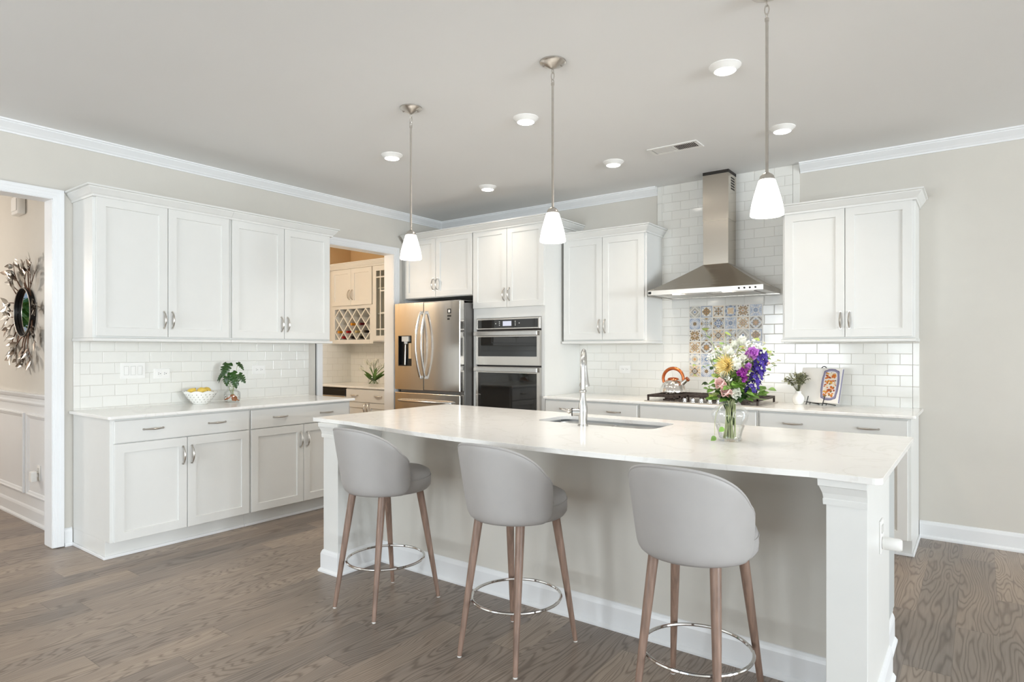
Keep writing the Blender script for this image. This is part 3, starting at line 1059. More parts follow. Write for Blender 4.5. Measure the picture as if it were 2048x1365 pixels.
# ------------------------------------------------------------------ bar stools
def make_stool():
    r = thing('bar_stool', 'grey upholstered bar stool in front of the island post nearest the side cabinets', 'stool', (0, 0, 0), 0, 'bar stools along the island')
    SA, SB = .203, .222
    def ell(s, z, n=36):
        return [(SA * s * math.cos(2 * PI * k / n), SB * s * math.sin(2 * PI * k / n) + .035, z) for k in range(n)]
    MB().rings([ell(.80, .588), ell(.93, .594), ell(.99, .61), ell(1.0, .63), ell(.995, .655), ell(.985, .660), ell(.99, .665), ell(.96, .684), ell(.85, .697), ell(.5, .702), ell(.05, .703)], smooth=True).build('seat', 'fabric', r, angle=60)
    MB().tube([(SA * .992 * math.cos(a), SB * .992 * math.sin(a) + .035, .661) for a in [2 * PI * k / 40 for k in range(40)]], .0028, 6, closed=True).build('seat_piping', 'fabric', r)
    # back shell: wraps the rear of the seat, high behind and sloping to the arms
    NA, NZ = 36, 12
    amax = R(84)
    def zt(t):
        a = abs(t)
        if a < .86:
            return .938 - .145 * (a / .86) ** 2.5
        q = (a - .86) / .14
        return .793 - .115 * (1 - math.sqrt(max(0, 1 - q * q)))
    def zb(t):
        a = abs(t)
        return .592 + (.045 * max(0, (a - .9) / .1) ** 2)
    def rad(u, t):
        return .200 + .064 * (u ** .85) * (1 - .5 * abs(t) ** 2)
    outer_, inner_ = [], []
    for i in range(NA + 1):
        t = -1 + 2 * i / NA
        a = -PI / 2 + t * amax
        ro, ri = [], []
        for j in range(NZ + 1):
            u = j / NZ
            z = zb(t) + (zt(t) - zb(t)) * u
            hgt = (z - .592) / .35
            th = .032 * (1 - max(0, (u - .8) / .2) ** 2 * .55) * (1 - .5 * max(0, (abs(t) - .85) / .15) ** 2)
            rr = rad(hgt, t) + .006 - (.012 * (1 - min(1, u / .12)) ** 2)
            ro.append((rr * math.cos(a), rr * math.sin(a) * 1.05, z))
            rr2 = rr - th
            ri.append((rr2 * math.cos(a), rr2 * math.sin(a) * 1.05, z - (.004 if u == 1 else 0)))
        outer_.append(ro)
        inner_.append(ri)
    rings = [outer_[i] + inner_[i][::-1] for i in range(NA + 1)]
    MB().rings(rings, smooth=True).build('backrest', 'fabric', r, angle=75, sub=1)
    mb = MB().tube([Vector(outer_[i][-1]) * .5 + Vector(inner_[i][-1]) * .5 + Vector((0, 0, .001)) for i in range(0, NA + 1)], [.0068 * min(1, .35 + min(i, NA - i) / 4) for i in range(NA + 1)], 6)
    mb.build('back_piping', 'fabric', r)
    for tx, ty, bx, by in ((-.112, -.125, -.150, -.212), (.112, -.125, .150, -.212), (-.128, .12, -.178, .212), (.128, .12, .178, .212)):
        lg = MB().tube([(tx, ty, .592), (tx + (bx - tx) * .3, ty + (by - ty) * .3, .42), (bx, by, .006)], [.0195, .0175, .0105], 14).build('leg', 'walnut', r)
        MB().lathe([(.009, 0), (.010, .003), (.009, .007)], (bx, by, 0), 12).build('foot_glide', 'plasticG', lg)
    f = (.592 - .235) / .586
    rx = .128 + .05 * f
    pts = []
    for k in range(56):
        a = 2 * PI * k / 56
        pts.append((.196 * math.cos(a), .203 * math.sin(a), .235))
    MB().tube(pts, .0065, 8, closed=True).build('footrest_ring', 'chrome', r)
    return r


st = make_stool()
st.location = (2.455, -3.05, 0)
dup(st, (3.312, -3.055, 0), 'grey upholstered bar stool between the two other stools, facing the island middle')
dup(st, (4.135, -3.06, 0), 'grey upholstered bar stool closest to the flower vase end of the island')

# ------------------------------------------------------------------ refrigerator
FX0, FX1, FYF = .092, .990, -.80
fr = thing('refrigerator', 'stainless french-door refrigerator with water dispenser in door', 'refrigerator', (FX0, FYF, 0))
FW = FX1 - FX0
box('fridge_case', (.012, .075, .03, FW - .004, .74, 1.785), 'fridgeside', fr, .004)
def rdoor(name, x0, x1, z0, z1, hole=None):
    mb = MB()
    n = 8
    def yy(x):
        q = (x - x0) / (x1 - x0)
        return 0.0
    if not hole:
        mb.box(x0, 0, z0, x1, .065, z1)
    else:
        a0, a1, b0, b1 = hole
        mb.box(x0, 0, z0, a0, .065, z1).box(a1, 0, z0, x1, .065, z1).box(a0, 0, z0, a1, .065, b0).box(a0, 0, b1, a1, .065, z1).box(a0, .045, b0, a1, .065, b1)
    return mb.build(name, 'steelV', fr, 0 if hole else .006)
MID = .413
DH = (.050, .245, 1.165, 1.475)
dl = rdoor('fridge_door', 0, MID - .003, .925, 1.805, DH)
dr = rdoor('fridge_door', MID + .003, FW, .925, 1.805)
fz = rdoor('freezer_drawer', 0, FW, .09, .895)
box('base_grille', (.03, .06, .0, FW - .03, .5, .085), 'black', fr)
box('hinge_cover', (.03, .03, 1.806, FW - .03, .3, 1.812), 'fridgeside', fr)
def bowhandle(xc, sgn, z0, z1, door):
    pts = []
    for i in range(21):
        t = i / 20
        s = math.sin(PI * t)
        pts.append((xc + sgn * .006 * s, -.022 - .058 * s, z0 + (z1 - z0) * t))
    mb = MB()
    rg = []
    for i, p in enumerate(pts):
        rg.append([(p[0] - .009, p[1] - .008, p[2]), (p[0] + .009, p[1] - .008, p[2]), (p[0] + .009, p[1] + .010, p[2]), (p[0] - .009, p[1] + .010, p[2])])
    mb.rings(rg, smooth=True)
    for p in (pts[0], pts[-1]):
        mb.box(p[0] - .009, -.026, p[2] - .016, p[0] + .009, 0.001, p[2] + .016)
    mb.build('handle', 'handleS', door, .003)
bowhandle(MID - .028, -1, 1.055, 1.70, dl)
bowhandle(MID + .038, 1, 1.055, 1.70, dr)
mb = MB()
pts = [(.08 + .72 * i / 16, -.02 - .045 * math.sin(PI * i / 16) ** .6, .815) for i in range(17)]
mb.tube(pts, .013, 10)
for p in (pts[0], pts[-1]):
    mb.tube([(p[0], .001, .815), (p[0], -.026, .815)], .012, 10)
mb.build('handle', 'handleS', fz)
a0, a1, b0, b1 = DH
mb = MB().box(a0 + .001, .038, b0 + .001, a1 - .001, .0445, b1 - .001)
mb.box(a0 + .001, .002, b0 + .001, a0 + .006, .044, b1 - .001).box(a1 - .006, .002, b0 + .001, a1 - .001, .044, b1 - .001).box(a0, .002, b1 - .006, a1, .044, b1 - .001).box(a0, .002, b0 + .001, a1, .044, b0 + .01)
mb.build('dispenser_recess', 'black', dl)
mb = MB().box(a0 + .045, .005, b1 - .06, a1 - .05, .037, b1 - .006)
mb.lathe([(.018, 0), (.022, .03)], (a0 + .095, .02, b1 - .085), 14)
mb.build('dispenser_nozzle', 'plasticG', dl, .002)
MB().tube([(a0 + .075, .025, b0 + .012), (a0 + .085, .02, b1 - .09)], [.011, .006], 10).build('dispenser_lever', 'nickel', dl)
box('drip_card', (a0 + .12, .030, b0 + .075, a1 - .008, .034, b1 - .075), 'ttan', dl)
mb = MB()
mb.box(.735, -.0012, 1.682, .783, -.0002, 1.728)
mb.mi = 1
mb.box(.748, -.0016, 1.692, .772, -.0013, 1.718)
mb.mi = 0
mb.box(.735, -.0012, 1.650, .783, -.0002, 1.668).box(.735, -.0012, 1.620, .765, -.0002, 1.638)
mb.build('energy_sticker', ['black', 'plastic'], dr)

# ------------------------------------------------------------------ wall oven with microwave
ov_ = thing('built_in_oven', 'stainless combination wall oven with microwave above, black glass fronts', 'oven', (1.055, -.61, 0))
OW = .745
box('oven_case', (.0, .02, .5, OW - .008, .55, 1.625), 'black', ov_)
mb = MB().box(0, -.026, 1.523, OW, .02, 1.628)
mb.build('control_frame', 'steelH', ov_, .003)
cp = box('control_glass', (.022, -.0275, 1.535, OW - .022, -.025, 1.614), 'blackglass', ov_)
box('display_screen', (.325, -.0285, 1.553, .425, -.0272, 1.598), 'display', cp)
mb = MB()
for x in (.24, .285, .47, .515):
    for z in (1.56, 1.577, 1.593):
        if x in (.24, .515) and z != 1.577:
            continue
        mb.box(x - .005, -.0285, z - .004, x + .005, -.0272, z + .004)
mb.build('touch_keys', 'plasticG', cp)
def oven_door(z0, z1, hz0, hz1, wz0, wz1, nm):
    mb = MB()
    fx = .045
    mb.box(0, -.035, z0, OW, .015, wz0).box(0, -.035, wz1, OW, .015, z1).box(0, -.035, wz0, fx - .015, .015, wz1).box(OW - fx + .015, -.035, wz0, OW, .015, wz1)
    d = mb.build(nm, 'steelH', ov_)
    box('door_glass', (fx - .015, -.033, wz0, OW - fx + .015, .0, wz1), 'blackglass', d)
    mb = MB()
    mb.box(.004, -.075, hz0, OW - .004, -.057, hz1)
    mb.build('handle', 'handleS', d, .004)
    mb = MB().box(.03, -.058, hz0 + .006, .06, -.034, hz1 - .006).box(OW - .06, -.058, hz0 + .006, OW - .03, -.034, hz1 - .006)
    mb.build('handle_post', 'steelH', d)
oven_door(1.187, 1.506, 1.462, 1.502, 1.268, 1.452, 'microwave_door')
oven_door(.52, 1.170, 1.125, 1.166, .62, 1.115, 'oven_door')
box('vent_strip', (0.01, -.02, 1.171, OW - .01, .015, 1.186), 'dark', ov_)
box('vent_strip', (0.01, -.02, 1.507, OW - .01, .015, 1.522), 'dark', ov_)

# ------------------------------------------------------------------ range hood
HC = 3.235
ho = thing('range_hood', 'stainless chimney range hood on the tiled wall over the cooktop', 'range hood', (HC, -.009, 0))
hw, hd = .455, .50
cw, cdp = .103, .195
mb = MB()
mb.rings([[(-hw, -hd, 1.776), (hw, -hd, 1.776), (hw, 0, 1.776), (-hw, 0, 1.776)], [(-hw, -hd, 1.812), (hw, -hd, 1.812), (hw, 0, 1.812), (-hw, 0, 1.812)]], smooth=False, cap0=False, cap1=False)
mb.build('hood_rim', 'steelH', ho)
mb = MB()
rg = []
for i in range(9):
    t = i / 8
    q = t ** .92
    a, d_ = hw + (cw - hw) * q, hd + (cdp - hd) * q
    z = 1.812 + (2.03 - 1.812) * t
    rg.append([(-a, -d_, z), (a, -d_, z), (a, 0, z), (-a, 0, z)])
mb.rings(rg, smooth=False, cap0=False, cap1=False)
mb.build('hood_canopy', 'steelHood', ho)
mb = MB()
mb.rings([[(-cw, -cdp, z), (cw, -cdp, z), (cw, 0, z), (-cw, 0, z)] for z in (2.03, 2.395)], smooth=False)
mb.build('lower_duct', 'steelChim', ho, .002)
mb = MB()
e = .003
mb.rings([[(-cw - e, -cdp - e, z), (cw + e, -cdp - e, z), (cw + e, 0, z), (-cw - e, 0, z)] for z in (2.39, 2.765)], smooth=False)
mb.build('upper_duct', 'steelChim', ho, .002)
mb = MB().box(-cw - e, -cdp - e, 2.766, cw + e, 0, CEIL)
mb.build('duct_gap', 'dark', ho)
mb = MB()
for k in range(5):
    mb.box(cw + e, -.135, 2.64 + k * .022, cw + e + .001, -.045, 2.652 + k * .022)
mb.build('vent_slots', 'dark', ho)
mb = MB().box(-hw + .004, -hd + .004, 1.780, hw - .004, -.002, 1.790)
mb.build('hood_underside', 'steelH', ho)
mb = MB().box(-.36, -.40, 1.7765, -.004, -.06, 1.779).box(.004, -.40, 1.7765, .36, -.06, 1.779)
mb.build('grease_filter', 'nickel', ho)
for x in (-.23, .17):
    MB().lathe([(.034, .003), (.034, .0), (.03, -.001)], (x, -.445, 1.7765), 18, False, True).build('hood_lamp', 'hoodlens', ho)
mb = MB()
for k in range(4):
    mb.tube([(.28 + k * .04, -hd, 1.794), (.28 + k * .04, -hd - .006, 1.794)], .007, 12)
mb.build('hood_button', 'dark', ho)
box('control_mark', (-hw + .004, -hd - .001, 1.784, -hw + .03, -hd + .001, 1.804), 'black', ho)
for x in (-.23, .17):
    l = bpy.data.lights.new('hood_light', 'SPOT')
    l.energy, l.color, l.spot_size, l.spot_blend, l.shadow_soft_size = 9, (1, .86, .68), R(110), .6, .03
    lo_ = bpy.data.objects.new('hood_light', l)
    col.objects.link(lo_)
    lo_.location = (HC + x, -.445, 1.765)

# ------------------------------------------------------------------ patterned tile panel
def disc(cx, cy, r, n=16, a0=0):
    return [(cx + r * math.cos(a0 + 2 * PI * k / n), cy + r * math.sin(a0 + 2 * PI * k / n)) for k in range(n)]
def petal2(a, r0, r1, wd):
    c, s = math.cos(a), math.sin(a)
    pts = [(r0, 0), (r0 + (r1 - r0) * .35, wd), (r0 + (r1 - r0) * .75, wd * .75), (r1, 0), (r0 + (r1 - r0) * .75, -wd * .75), (r0 + (r1 - r0) * .35, -wd)]
    return [(x * c - y * s, x * s + y * c) for x, y in pts]
def dia(r):
    return [(r, 0), (0, r), (-r, 0), (0, -r)]
def sq(r):
    return [(r, r), (-r, r), (-r, -r), (r, -r)]
def corners(f):
    out = []
    for sx in (1, -1):
        for sy in (1, -1):
            out.append([(sx * x, sy * y) for x, y in f])
    return out
def design(k):
    L = [('tw', sq(.98))]
    A = lambda c, *ps: [L.append((c, p)) for p in ps]
    Q = [PI / 4 + i * PI / 2 for i in range(4)]
    P4 = [i * PI / 2 for i in range(4)]
    if k == 'A':
        A('tgr', sq(.95)); A('tb', *corners([(.95, .55), (.95, .68), (.68, .95), (.55, .95)])); A('tw', dia(1.0)); A('tgr', dia(.82)); A('tdk', dia(.56)); A('tw', dia(.44)); A('tb', dia(.26))
    elif k == 'B':
        A('tb', sq(.97)); A('tw', sq(.85)); A('tn', *[petal2(a, .72, 1.12, .12) for a in Q]); A('tlb', *corners(disc(.66, .66, .13, 8))); A('tbr', disc(0, 0, .62, 8)); A('tbr', *[petal2(a, .2, .78, .22) for a in P4]); A('tor', *[petal2(a, .1, .5, .1) for a in Q]); A('tdk', *[petal2(a, .1, .55, .05) for a in P4])
    elif k == 'C':
        A('ttan', sq(.9)); A('tw', sq(.78)); A('tdk', *[petal2(a, .1, .72, .2) for a in P4]); A('tbr', *[petal2(a, .2, .62, .12) for a in P4]); A('tdk', *[petal2(a, .25, 1.15, .12) for a in Q]); A('tw', *[petal2(a, .45, .9, .05) for a in Q]); A('tor', disc(0, 0, .14, 10))
    elif k == 'D':
        A('tgr', sq(.95)); A('tlb', sq(.8)); A('tb', *[petal2(a, .55, .98, .3) for a in P4]); A('tw', disc(0, 0, .62, 12)); A('ttan', *[petal2(a, .0, .72, .26) for a in Q]); A('ttan', disc(0, 0, .42, 10)); A('tn', *[petal2(a, .8, 1.15, .09) for a in Q])
    elif k == 'E':
        A('tdk', *corners(disc(.78, .78, .14, 8))); A('tbr', *[petal2(a, .25, .95, .2) for a in [x + s for x in Q for s in (-.25, .25)]]); A('ttan', *[petal2(a, .5, .9, .08) for a in Q]); A('tor', *[petal2(a, .2, .95, .06) for a in P4]); A('tn', *[disc(.85 * math.cos(a), .85 * math.sin(a), .08, 8) for a in P4]); A('tor', disc(0, 0, .16, 10))
    elif k == 'F':
        A('tlb', sq(.95)); A('tw', *[petal2(a, .2, 1.2, .13) for a in Q]); A('tb', *[petal2(a, .45, .8, .05) for a in Q]); A('tw', disc(0, 0, .5, 12)); A('tb', *[petal2(a, .05, .45, .13) for a in P4 + Q]); A('tb', *[petal2(a, .62, .98, .2) for a in P4]); A('tw', *[petal2(a, .7, .95, .08) for a in P4])
    elif k == 'G':
        A('tlb', sq(.95)); A('tb', *corners([(.95, .4), (.95, .55), (.55, .95), (.4, .95)])); A('tw', dia(.9)); A('tlb', dia(.78)); A('tw', disc(0, 0, .48, 12)); A('tdk', *[petal2(a, .05, .42, .1) for a in P4 + Q]); A('tbr', disc(0, 0, .2, 10))
    elif k == 'H':
        A('tgr', sq(.9)); A('tlb', *[petal2(a, .1, 1.25, .22) for a in Q]); A('tw', *[petal2(a, .2, 1.1, .12) for a in Q]); A('tn', *[petal2(a, .12, .42, .06) for a in Q]); A('tbr', *[[(math.cos(a) * .95 + math.cos(a + PI / 2 + b) * .26 * 1, math.sin(a) * .95 + math.sin(a + PI / 2 + b) * .26) for b in [PI * i / 6 for i in range(7)]] for a in P4])
    elif k == 'I':
        A('tgr', sq(.95)); A('tdk', *corners(disc(.78, .78, .16, 6))); A('tw', dia(1.0)); A('tn', dia(.86)); A('tlb', *[petal2(a, .05, .8, .16) for a in P4]); A('tw', *[petal2(a, .1, .6, .07) for a in Q]); A('tn', *[disc(.4 * math.cos(a), .4 * math.sin(a), .09, 8) for a in P4]); A('tbr', *corners([(.30, .62), (.62, .30), (.7, .4), (.4, .7)]))
    elif k == 'J':
        A('ttan', sq(.95)); A('tw', disc(0, 0, .9, 20)); A('tbr', *[petal2(a, .15, .85, .19) for a in [i * PI / 4 + PI / 8 for i in range(8)]]); A('ttan', *[petal2(a, .28, .75, .11) for a in [i * PI / 4 + PI / 8 for i in range(8)]]); A('tdk', *corners(disc(.8, .8, .1, 8))); A('tor', disc(0, 0, .15, 10))
    elif k == 'K':
        A('tgr', sq(.95)); A('tdk', *corners([(.95, .25), (.95, .5), (.5, .95), (.25, .95)])); A('tw', dia(1.0)); A('tlb', dia(.85)); A('tbr', *[petal2(a, .1, .62, .18) for a in P4 + Q]); A('tor', disc(0, 0, .26, 8)); A('tn', *[disc(.7 * math.cos(a), .7 * math.sin(a), .06, 8) for a in P4])
    elif k == 'L':
        A('ttan', sq(.95)); A('tw', *[petal2(a, .45, 1.25, .26) for a in Q]); A('tdk', *[petal2(a, .5, 1.15, .15) for a in Q]); A('tw', *[petal2(a, .55, 1.05, .08) for a in Q]); A('tdk', dia(.62)); A('tgr', disc(0, 0, .34, 12)); A('tg', disc(0, 0, .2, 10)); A('tw', *[petal2(a, .6, .95, .1) for a in P4])
    elif k == 'N':
        A('tgr', sq(.95)); A('tw', sq(.88)); A('tn', *corners(disc(.78, .78, .09, 8))); A('tlb', *[petal2(a, .7, .95, .25) for a in P4]); A('tgr', disc(0, 0, .6, 12)); A('ttan', dia(.42)); A('tor', dia(.24))
    return L
GRID = ['ABCDEF', 'GHIFJK', 'EHLHAB', 'JKNHNF', 'NFGJKA', 'LGBECD']
names = ['tw', 'tg', 'tb', 'tlb', 'tn', 'tbr', 'ttan', 'tor', 'tgr', 'tdk']
mb = MB()
AX, AZ, AT, ys_ = 2.940, 1.706, .1018, -TK - .003
mb.mi = 0
mb.box(AX - .003, ys_, AZ - 6 * AT - .003, AX + 6 * AT + .003, -TK - .0002, AZ + .003)
for r_, rowk in enumerate(GRID):
    for c_, kk in enumerate(rowk):
        cx_, cz_ = AX + (c_ + .5) * AT, AZ - (r_ + .5) * AT
        for lv, (cc, pts) in enumerate(design(kk)):
            mb.mi = names.index(cc)
            q = AT / 2 * .97
            pts = [(max(-.985, min(.985, x)), max(-.985, min(.985, y))) for x, y in pts]
            pts = [p for i, p in enumerate(pts) if p != pts[i - 1]]
            if len(pts) < 3:
                continue
            mb.poly([(cx_ + x * q, ys_ - .0003 * (lv + 1), cz_ + y * q) for x, y in pts])
tag(mb.build('patterned_tile_panel', names), 'square panel of blue, brown and white patterned tiles set below the range hood', 'tile panel')

# ------------------------------------------------------------------ cooktop and kettle
ct = thing('gas_cooktop', 'five-burner gas cooktop with dark cast iron grates on the back counter', 'cooktop', (HC, -.33, .914))
mb = MB().box(-.455, -.255, 0, .455, .255, .008)
mb.build('cooktop_tray', 'steelH', ct, .004)
def grate(x0, x1, y0, y1):
    mb = MB()
    z0, z1 = .036, .054
    for y in (y0, y1 - .012):
        mb.box(x0, y, z0, x1, y + .012, z1)
    n = 7
    for i in range(n):
        x = x0 + (x1 - x0 - .012) * i / (n - 1)
        mb.box(x, y0, z0 if i in (0, n - 1) else z0 + .004, x + .010, y1, z1)
    for x in (x0, x1 - .014):
        for y in (y0, y1 - .014):
            mb.box(x, y, .008, x + .014, y + .014, z1)
    return mb.build('grate', 'iron', ct, .002)
grate(-.435, -.155, -.235, .235)
grate(-.145, .145, -.115, .235)
grate(.155, .435, -.235, .235)
for x, y in ((-.295, -.12), (-.295, .12), (0, .06), (.295, -.12), (.295, .12)):
    MB().lathe([(.05, .008), (.05, .016), (.036, .018), (.036, .026), (.03, .028)], (x, y, 0), 20).build('burner', 'iron', ct)
for k in range(5):
    x = -.135 + .0675 * k
    kb = MB().lathe([(.022, .008), (.022, .012), (.016, .016), (.015, .032), (.012, .035)], (x, -.20, 0), 18)
    kb.box(x - .004, -.217, .030, x + .004, -.183, .040)
    kb.build('control_knob', 'chrome', ct)
KX, KY, KZ = 2.905, -.28, .9685
ke = thing('tea_kettle', 'polished steel kettle with copper-coloured arched handle on cooktop', 'kettle', (KX, KY, KZ))
wob = lambda k, z: 1 + .018 * math.cos(2 * PI * k / 72 * 18) * (1 if .015 < z < .10 else 0)
MB().lathe([(.095, 0), (.108, .003), (.110, .012), (.106, .03), (.098, .055), (.085, .08), (.066, .10), (.048, .112), (.042, .114)], seg=72, wob=wob).build('kettle_body', 'steelK', ke, angle=60)
MB().lathe([(.046, .112), (.048, .116), (.042, .124), (.025, .130), (.008, .132)], seg=24).build('lid', 'copper', ke)
MB().tube([(.07, 0, .075), (.10, 0, .10), (.122, 0, .118)], [.022, .018, .017], 14).build('spout', 'steelK', ke)
MB().tube([(.118, 0, .114), (.130, 0, .124)], [.0205, .0205], 14).build('spout_cap', 'copper', ke)
pts = []
for i in range(19):
    a = PI * (1.14 - 1.28 * i / 18)
    pts.append((.088 * math.cos(a), 0, .118 + .088 * math.sin(a)))
MB().tube(pts, [.0115 + .003 * math.sin(PI * i / 18) for i in range(19)], 12).build('handle', 'copper', ke)

# ------------------------------------------------------------------ switches and outlets
def outlet_y(loc, label, group, w=.117, h=.075):
    """horizontal duplex outlet on the left wall (faces +x)"""
    r = thing('wall_outlet', label, 'outlet', loc, 0, group)
    MB().box(0, -w / 2, -h / 2, .006, w / 2, h / 2).build('cover_plate', 'plastic', r, .002)
    for s in (-.021, .021):
        sk_ = MB().box(.006, s - .017, -.0165, .008, s + .017, .0165).build('socket', 'plastic', r, .003)
        mb = MB().box(.008, s - .008, .004, .0086, s + .0, .0065).box(.008, s - .008, -.0065, .0086, s + .0, -.004)
        mb.tube([(.008, s + .0085, 0), (.0086, s + .0085, 0)], .003, 8)
        mb.build('slots', 'black', sk_)
    return r
sw = thing('light_switch', 'triple rocker light switch on the tiled side wall', 'switch', (TK, -3.284, 1.178))
MB().box(0, -.083, -.058, .006, .083, .058).build('cover_plate', 'plastic', sw, .002)
for s in (-.046, 0, .046):
    mb = MB().box(.006, s - .0165, -.033, .0085, s + .0165, .033)
    mb.build('rocker', 'plasticG', sw, .002)
    MB().box(.0085, s - .0135, -.030, .0105, s + .0135, .030).build('rocker_face', 'plastic', sw, .002)
outlet_y((TK, -3.082, 1.150), 'horizontal white outlet beside the triple light switch', 'outlets on the side wall tile')
outlet_y((TK, -2.287, 1.160), 'horizontal white outlet past the monstera jar, near the pantry doorway', 'outlets on the side wall tile')
r = thing('wall_outlet', 'horizontal white outlet on back tile between faucet and kettle', 'outlet', (2.325, -TK, 1.150))
MB().box(-.058, -.006, -.0375, .058, 0, .0375).build('cover_plate', 'plastic', r, .002)
for s in (-.021, .021):
    sk_ = MB().box(s - .017, -.008, -.0165, s + .017, -.006, .0165).build('socket', 'plastic', r, .003)
    mb = MB().box(s - .008, -.0086, .004, s, -.008, .0065).box(s - .008, -.0086, -.0065, s, -.008, -.004)
    mb.tube([(s + .0085, -.008, 0), (s + .0085, -.0086, 0)], .003, 8)
    mb.build('slots', 'porcgrey', sk_)

# ------------------------------------------------------------------ ceiling fittings
def make_can(loc, label):
    r = thing('recessed_light', label, 'ceiling light', loc, 0, 'recessed ceiling lights')
    MB().lathe([(.080, 0), (.080, -.004), (.074, -.008), (.056, -.026), (.053, -.028)], seg=32, cap0=True, cap1=False).build('trim_ring', 'plastic', r)
    MB().lathe([(.054, -.026), (.050, -.029), (.03, -.031), (.004, -.0315)], seg=32, cap0=False).build('lens', 'canlens', r)
    return r
cans = [((1.434, -2.071), 'lit recessed downlight nearest the first pendant, toward the side wall'), ((2.672, -2.083), 'lit recessed downlight beside the rod of the middle pendant'),
        ((3.915, -2.062), 'lit recessed downlight seen largest, between middle and nearest pendants'), ((1.433, -.930), 'lit recessed downlight above the oven tower and fridge'),
        ((2.683, -.925), 'lit recessed downlight next to the ceiling air vent'), ((3.925, -.939), 'lit recessed downlight in front of the hood, beside the nearest pendant rod')]
c0 = None
for (x, y), lab in cans:
    if c0 is None:
        c0 = make_can((x, y, CEIL), lab)
    else:
        dup(c0, (x, y, CEIL), lab)
    l = bpy.data.lights.new('can_light', 'SPOT')
    l.energy, l.color, l.spot_size, l.spot_blend, l.shadow_soft_size = (44 if (x < 2 and y < -1.5) else 20 if x < 2 else 30), (1, .87, .73), R(125), 1.0, .05
    lo_ = bpy.data.objects.new('can_light', l)
    col.objects.link(lo_)
    lo_.location = (x, y, CEIL - .04)
ve = thing('ceiling_vent', 'white rectangular air vent in the ceiling before the hood', 'vent', (3.2, -.965, CEIL))
mb = MB()
mb.box(-.185, -.082, -.006, .185, -.055, 0).box(-.185, .055, -.006, .185, .082, 0).box(-.185, -.055, -.006, -.158, .055, 0).box(.158, -.055, -.006, .185, .055, 0).box(-.008, -.055, -.006, .008, .055, 0)
mb.build('vent_frame', 'plastic', ve, .002)
box('vent_backing', (-.158, -.055, -.001, .158, .055, 0), 'dark', ve)
mb = MB()
for s in (-1, 1):
    for k in range(11):
        x = s * (.018 + k * .0128)
        mb.rings([[(x - .005 * s, y, -.0015), (x - .004 * s, y, -.0015), (x + .005 * s, y, -.0065), (x + .004 * s, y, -.0065)] for y in (-.055, .055)], smooth=False)
mb.build('louvre', 'plastic', ve)


def make_pendant(label):
    r = thing('pendant_light', label, 'pendant light', (0, 0, CEIL), 0, 'pendant lights over the island')
    MB().lathe([(.066, 0), (.066, -.006), (.060, -.012), (.035, -.022), (.014, -.034), (.008, -.036)], seg=32).build('canopy', 'nickel', r)
    for a in (.6, .6 + PI):
        MB().lathe([(.006, 0), (.006, -.006), (.003, -.009)], (.045 * math.cos(a), .045 * math.sin(a), -.016), 10).build('canopy_screw', 'nickelD', r)
    mb = MB()
    mb.tube([(0, .008 * math.cos(a), -.048 + .012 * math.sin(a)) for a in [2 * PI * k / 14 for k in range(14)]], .0022, 6, closed=True)
    mb.tube([(.0085 * math.cos(a), 0, -.073 + .020 * math.sin(a)) for a in [2 * PI * k / 18 for k in range(18)]], .0024, 6, closed=True)
    mb.tube([(0, .010 * math.cos(a), -.099 + .010 * math.sin(a)) for a in [2 * PI * k / 14 for k in range(14)]], .0024, 6, closed=True)
    mb.build('chain_link', 'nickel', r)
    MB().lathe([(.0068, -.115), (.0068, -.108), (.0085, -.108), (.0085, -.120), (.0062, -.121), (.0062, -.735), (.010, -.740), (.018, -.744), (.0265, -.752), (.0305, -.765), (.031, -.770)], seg=18).build('stem', 'nickel', r)
    MB().lathe([(.029, -.766), (.033, -.772), (.046, -.815), (.058, -.860), (.064, -.895), (.065, -.912), (.062, -.914), (.060, -.895), (.052, -.85), (.036, -.79), (.02, -.775)], seg=36, cap0=False, cap1=False).build('glass_shade', 'shade', r)
    return r
pd = make_pendant('pendant with glowing bell glass, farthest along the island near the fridge')
pd.location = (2.212, -2.632, CEIL)
dup(pd, (3.23, -2.632, CEIL), 'pendant with glowing bell glass above the faucet, middle of the three')
dup(pd, (4.270, -2.632, CEIL), 'pendant with glowing bell glass nearest the camera, beside the hood chimney')
for x in (2.212, 3.23, 4.27):
    l = bpy.data.lights.new('pendant_bulb', 'POINT')
    l.energy, l.color, l.shadow_soft_size = 8, (1, .96, .90), .03
    lo_ = bpy.data.objects.new('pendant_bulb', l)
    col.objects.link(lo_)
    lo_.location = (x, -2.632, CEIL - .88)

# lamps of the pantry and the dining room
for loc, e_, c_ in (((-.8, -2.0, 2.15), 34, (1, .88, .73)), ((-2.3, -5.3, 2.0), 78, (1, .91, .82))):
    l = bpy.data.lights.new('room_lamp', 'POINT')
    l.energy, l.color, l.shadow_soft_size = e_, c_, .12
    lo_ = bpy.data.objects.new('room_lamp', l)
    col.objects.link(lo_)
    lo_.location = loc
#PART2
# ------------------------------------------------------------------ plants and flowers: shared shapes
V3 = Vector


def frame(d, up=(0, 0, 1)):
    d = V3(d).normalized()
    up = V3(up)
    if abs(d.dot(up)) > .95:
        up = V3((1, 0, 0))
    s = d.cross(up).normalized()
    return d, s.cross(d).normalized(), s


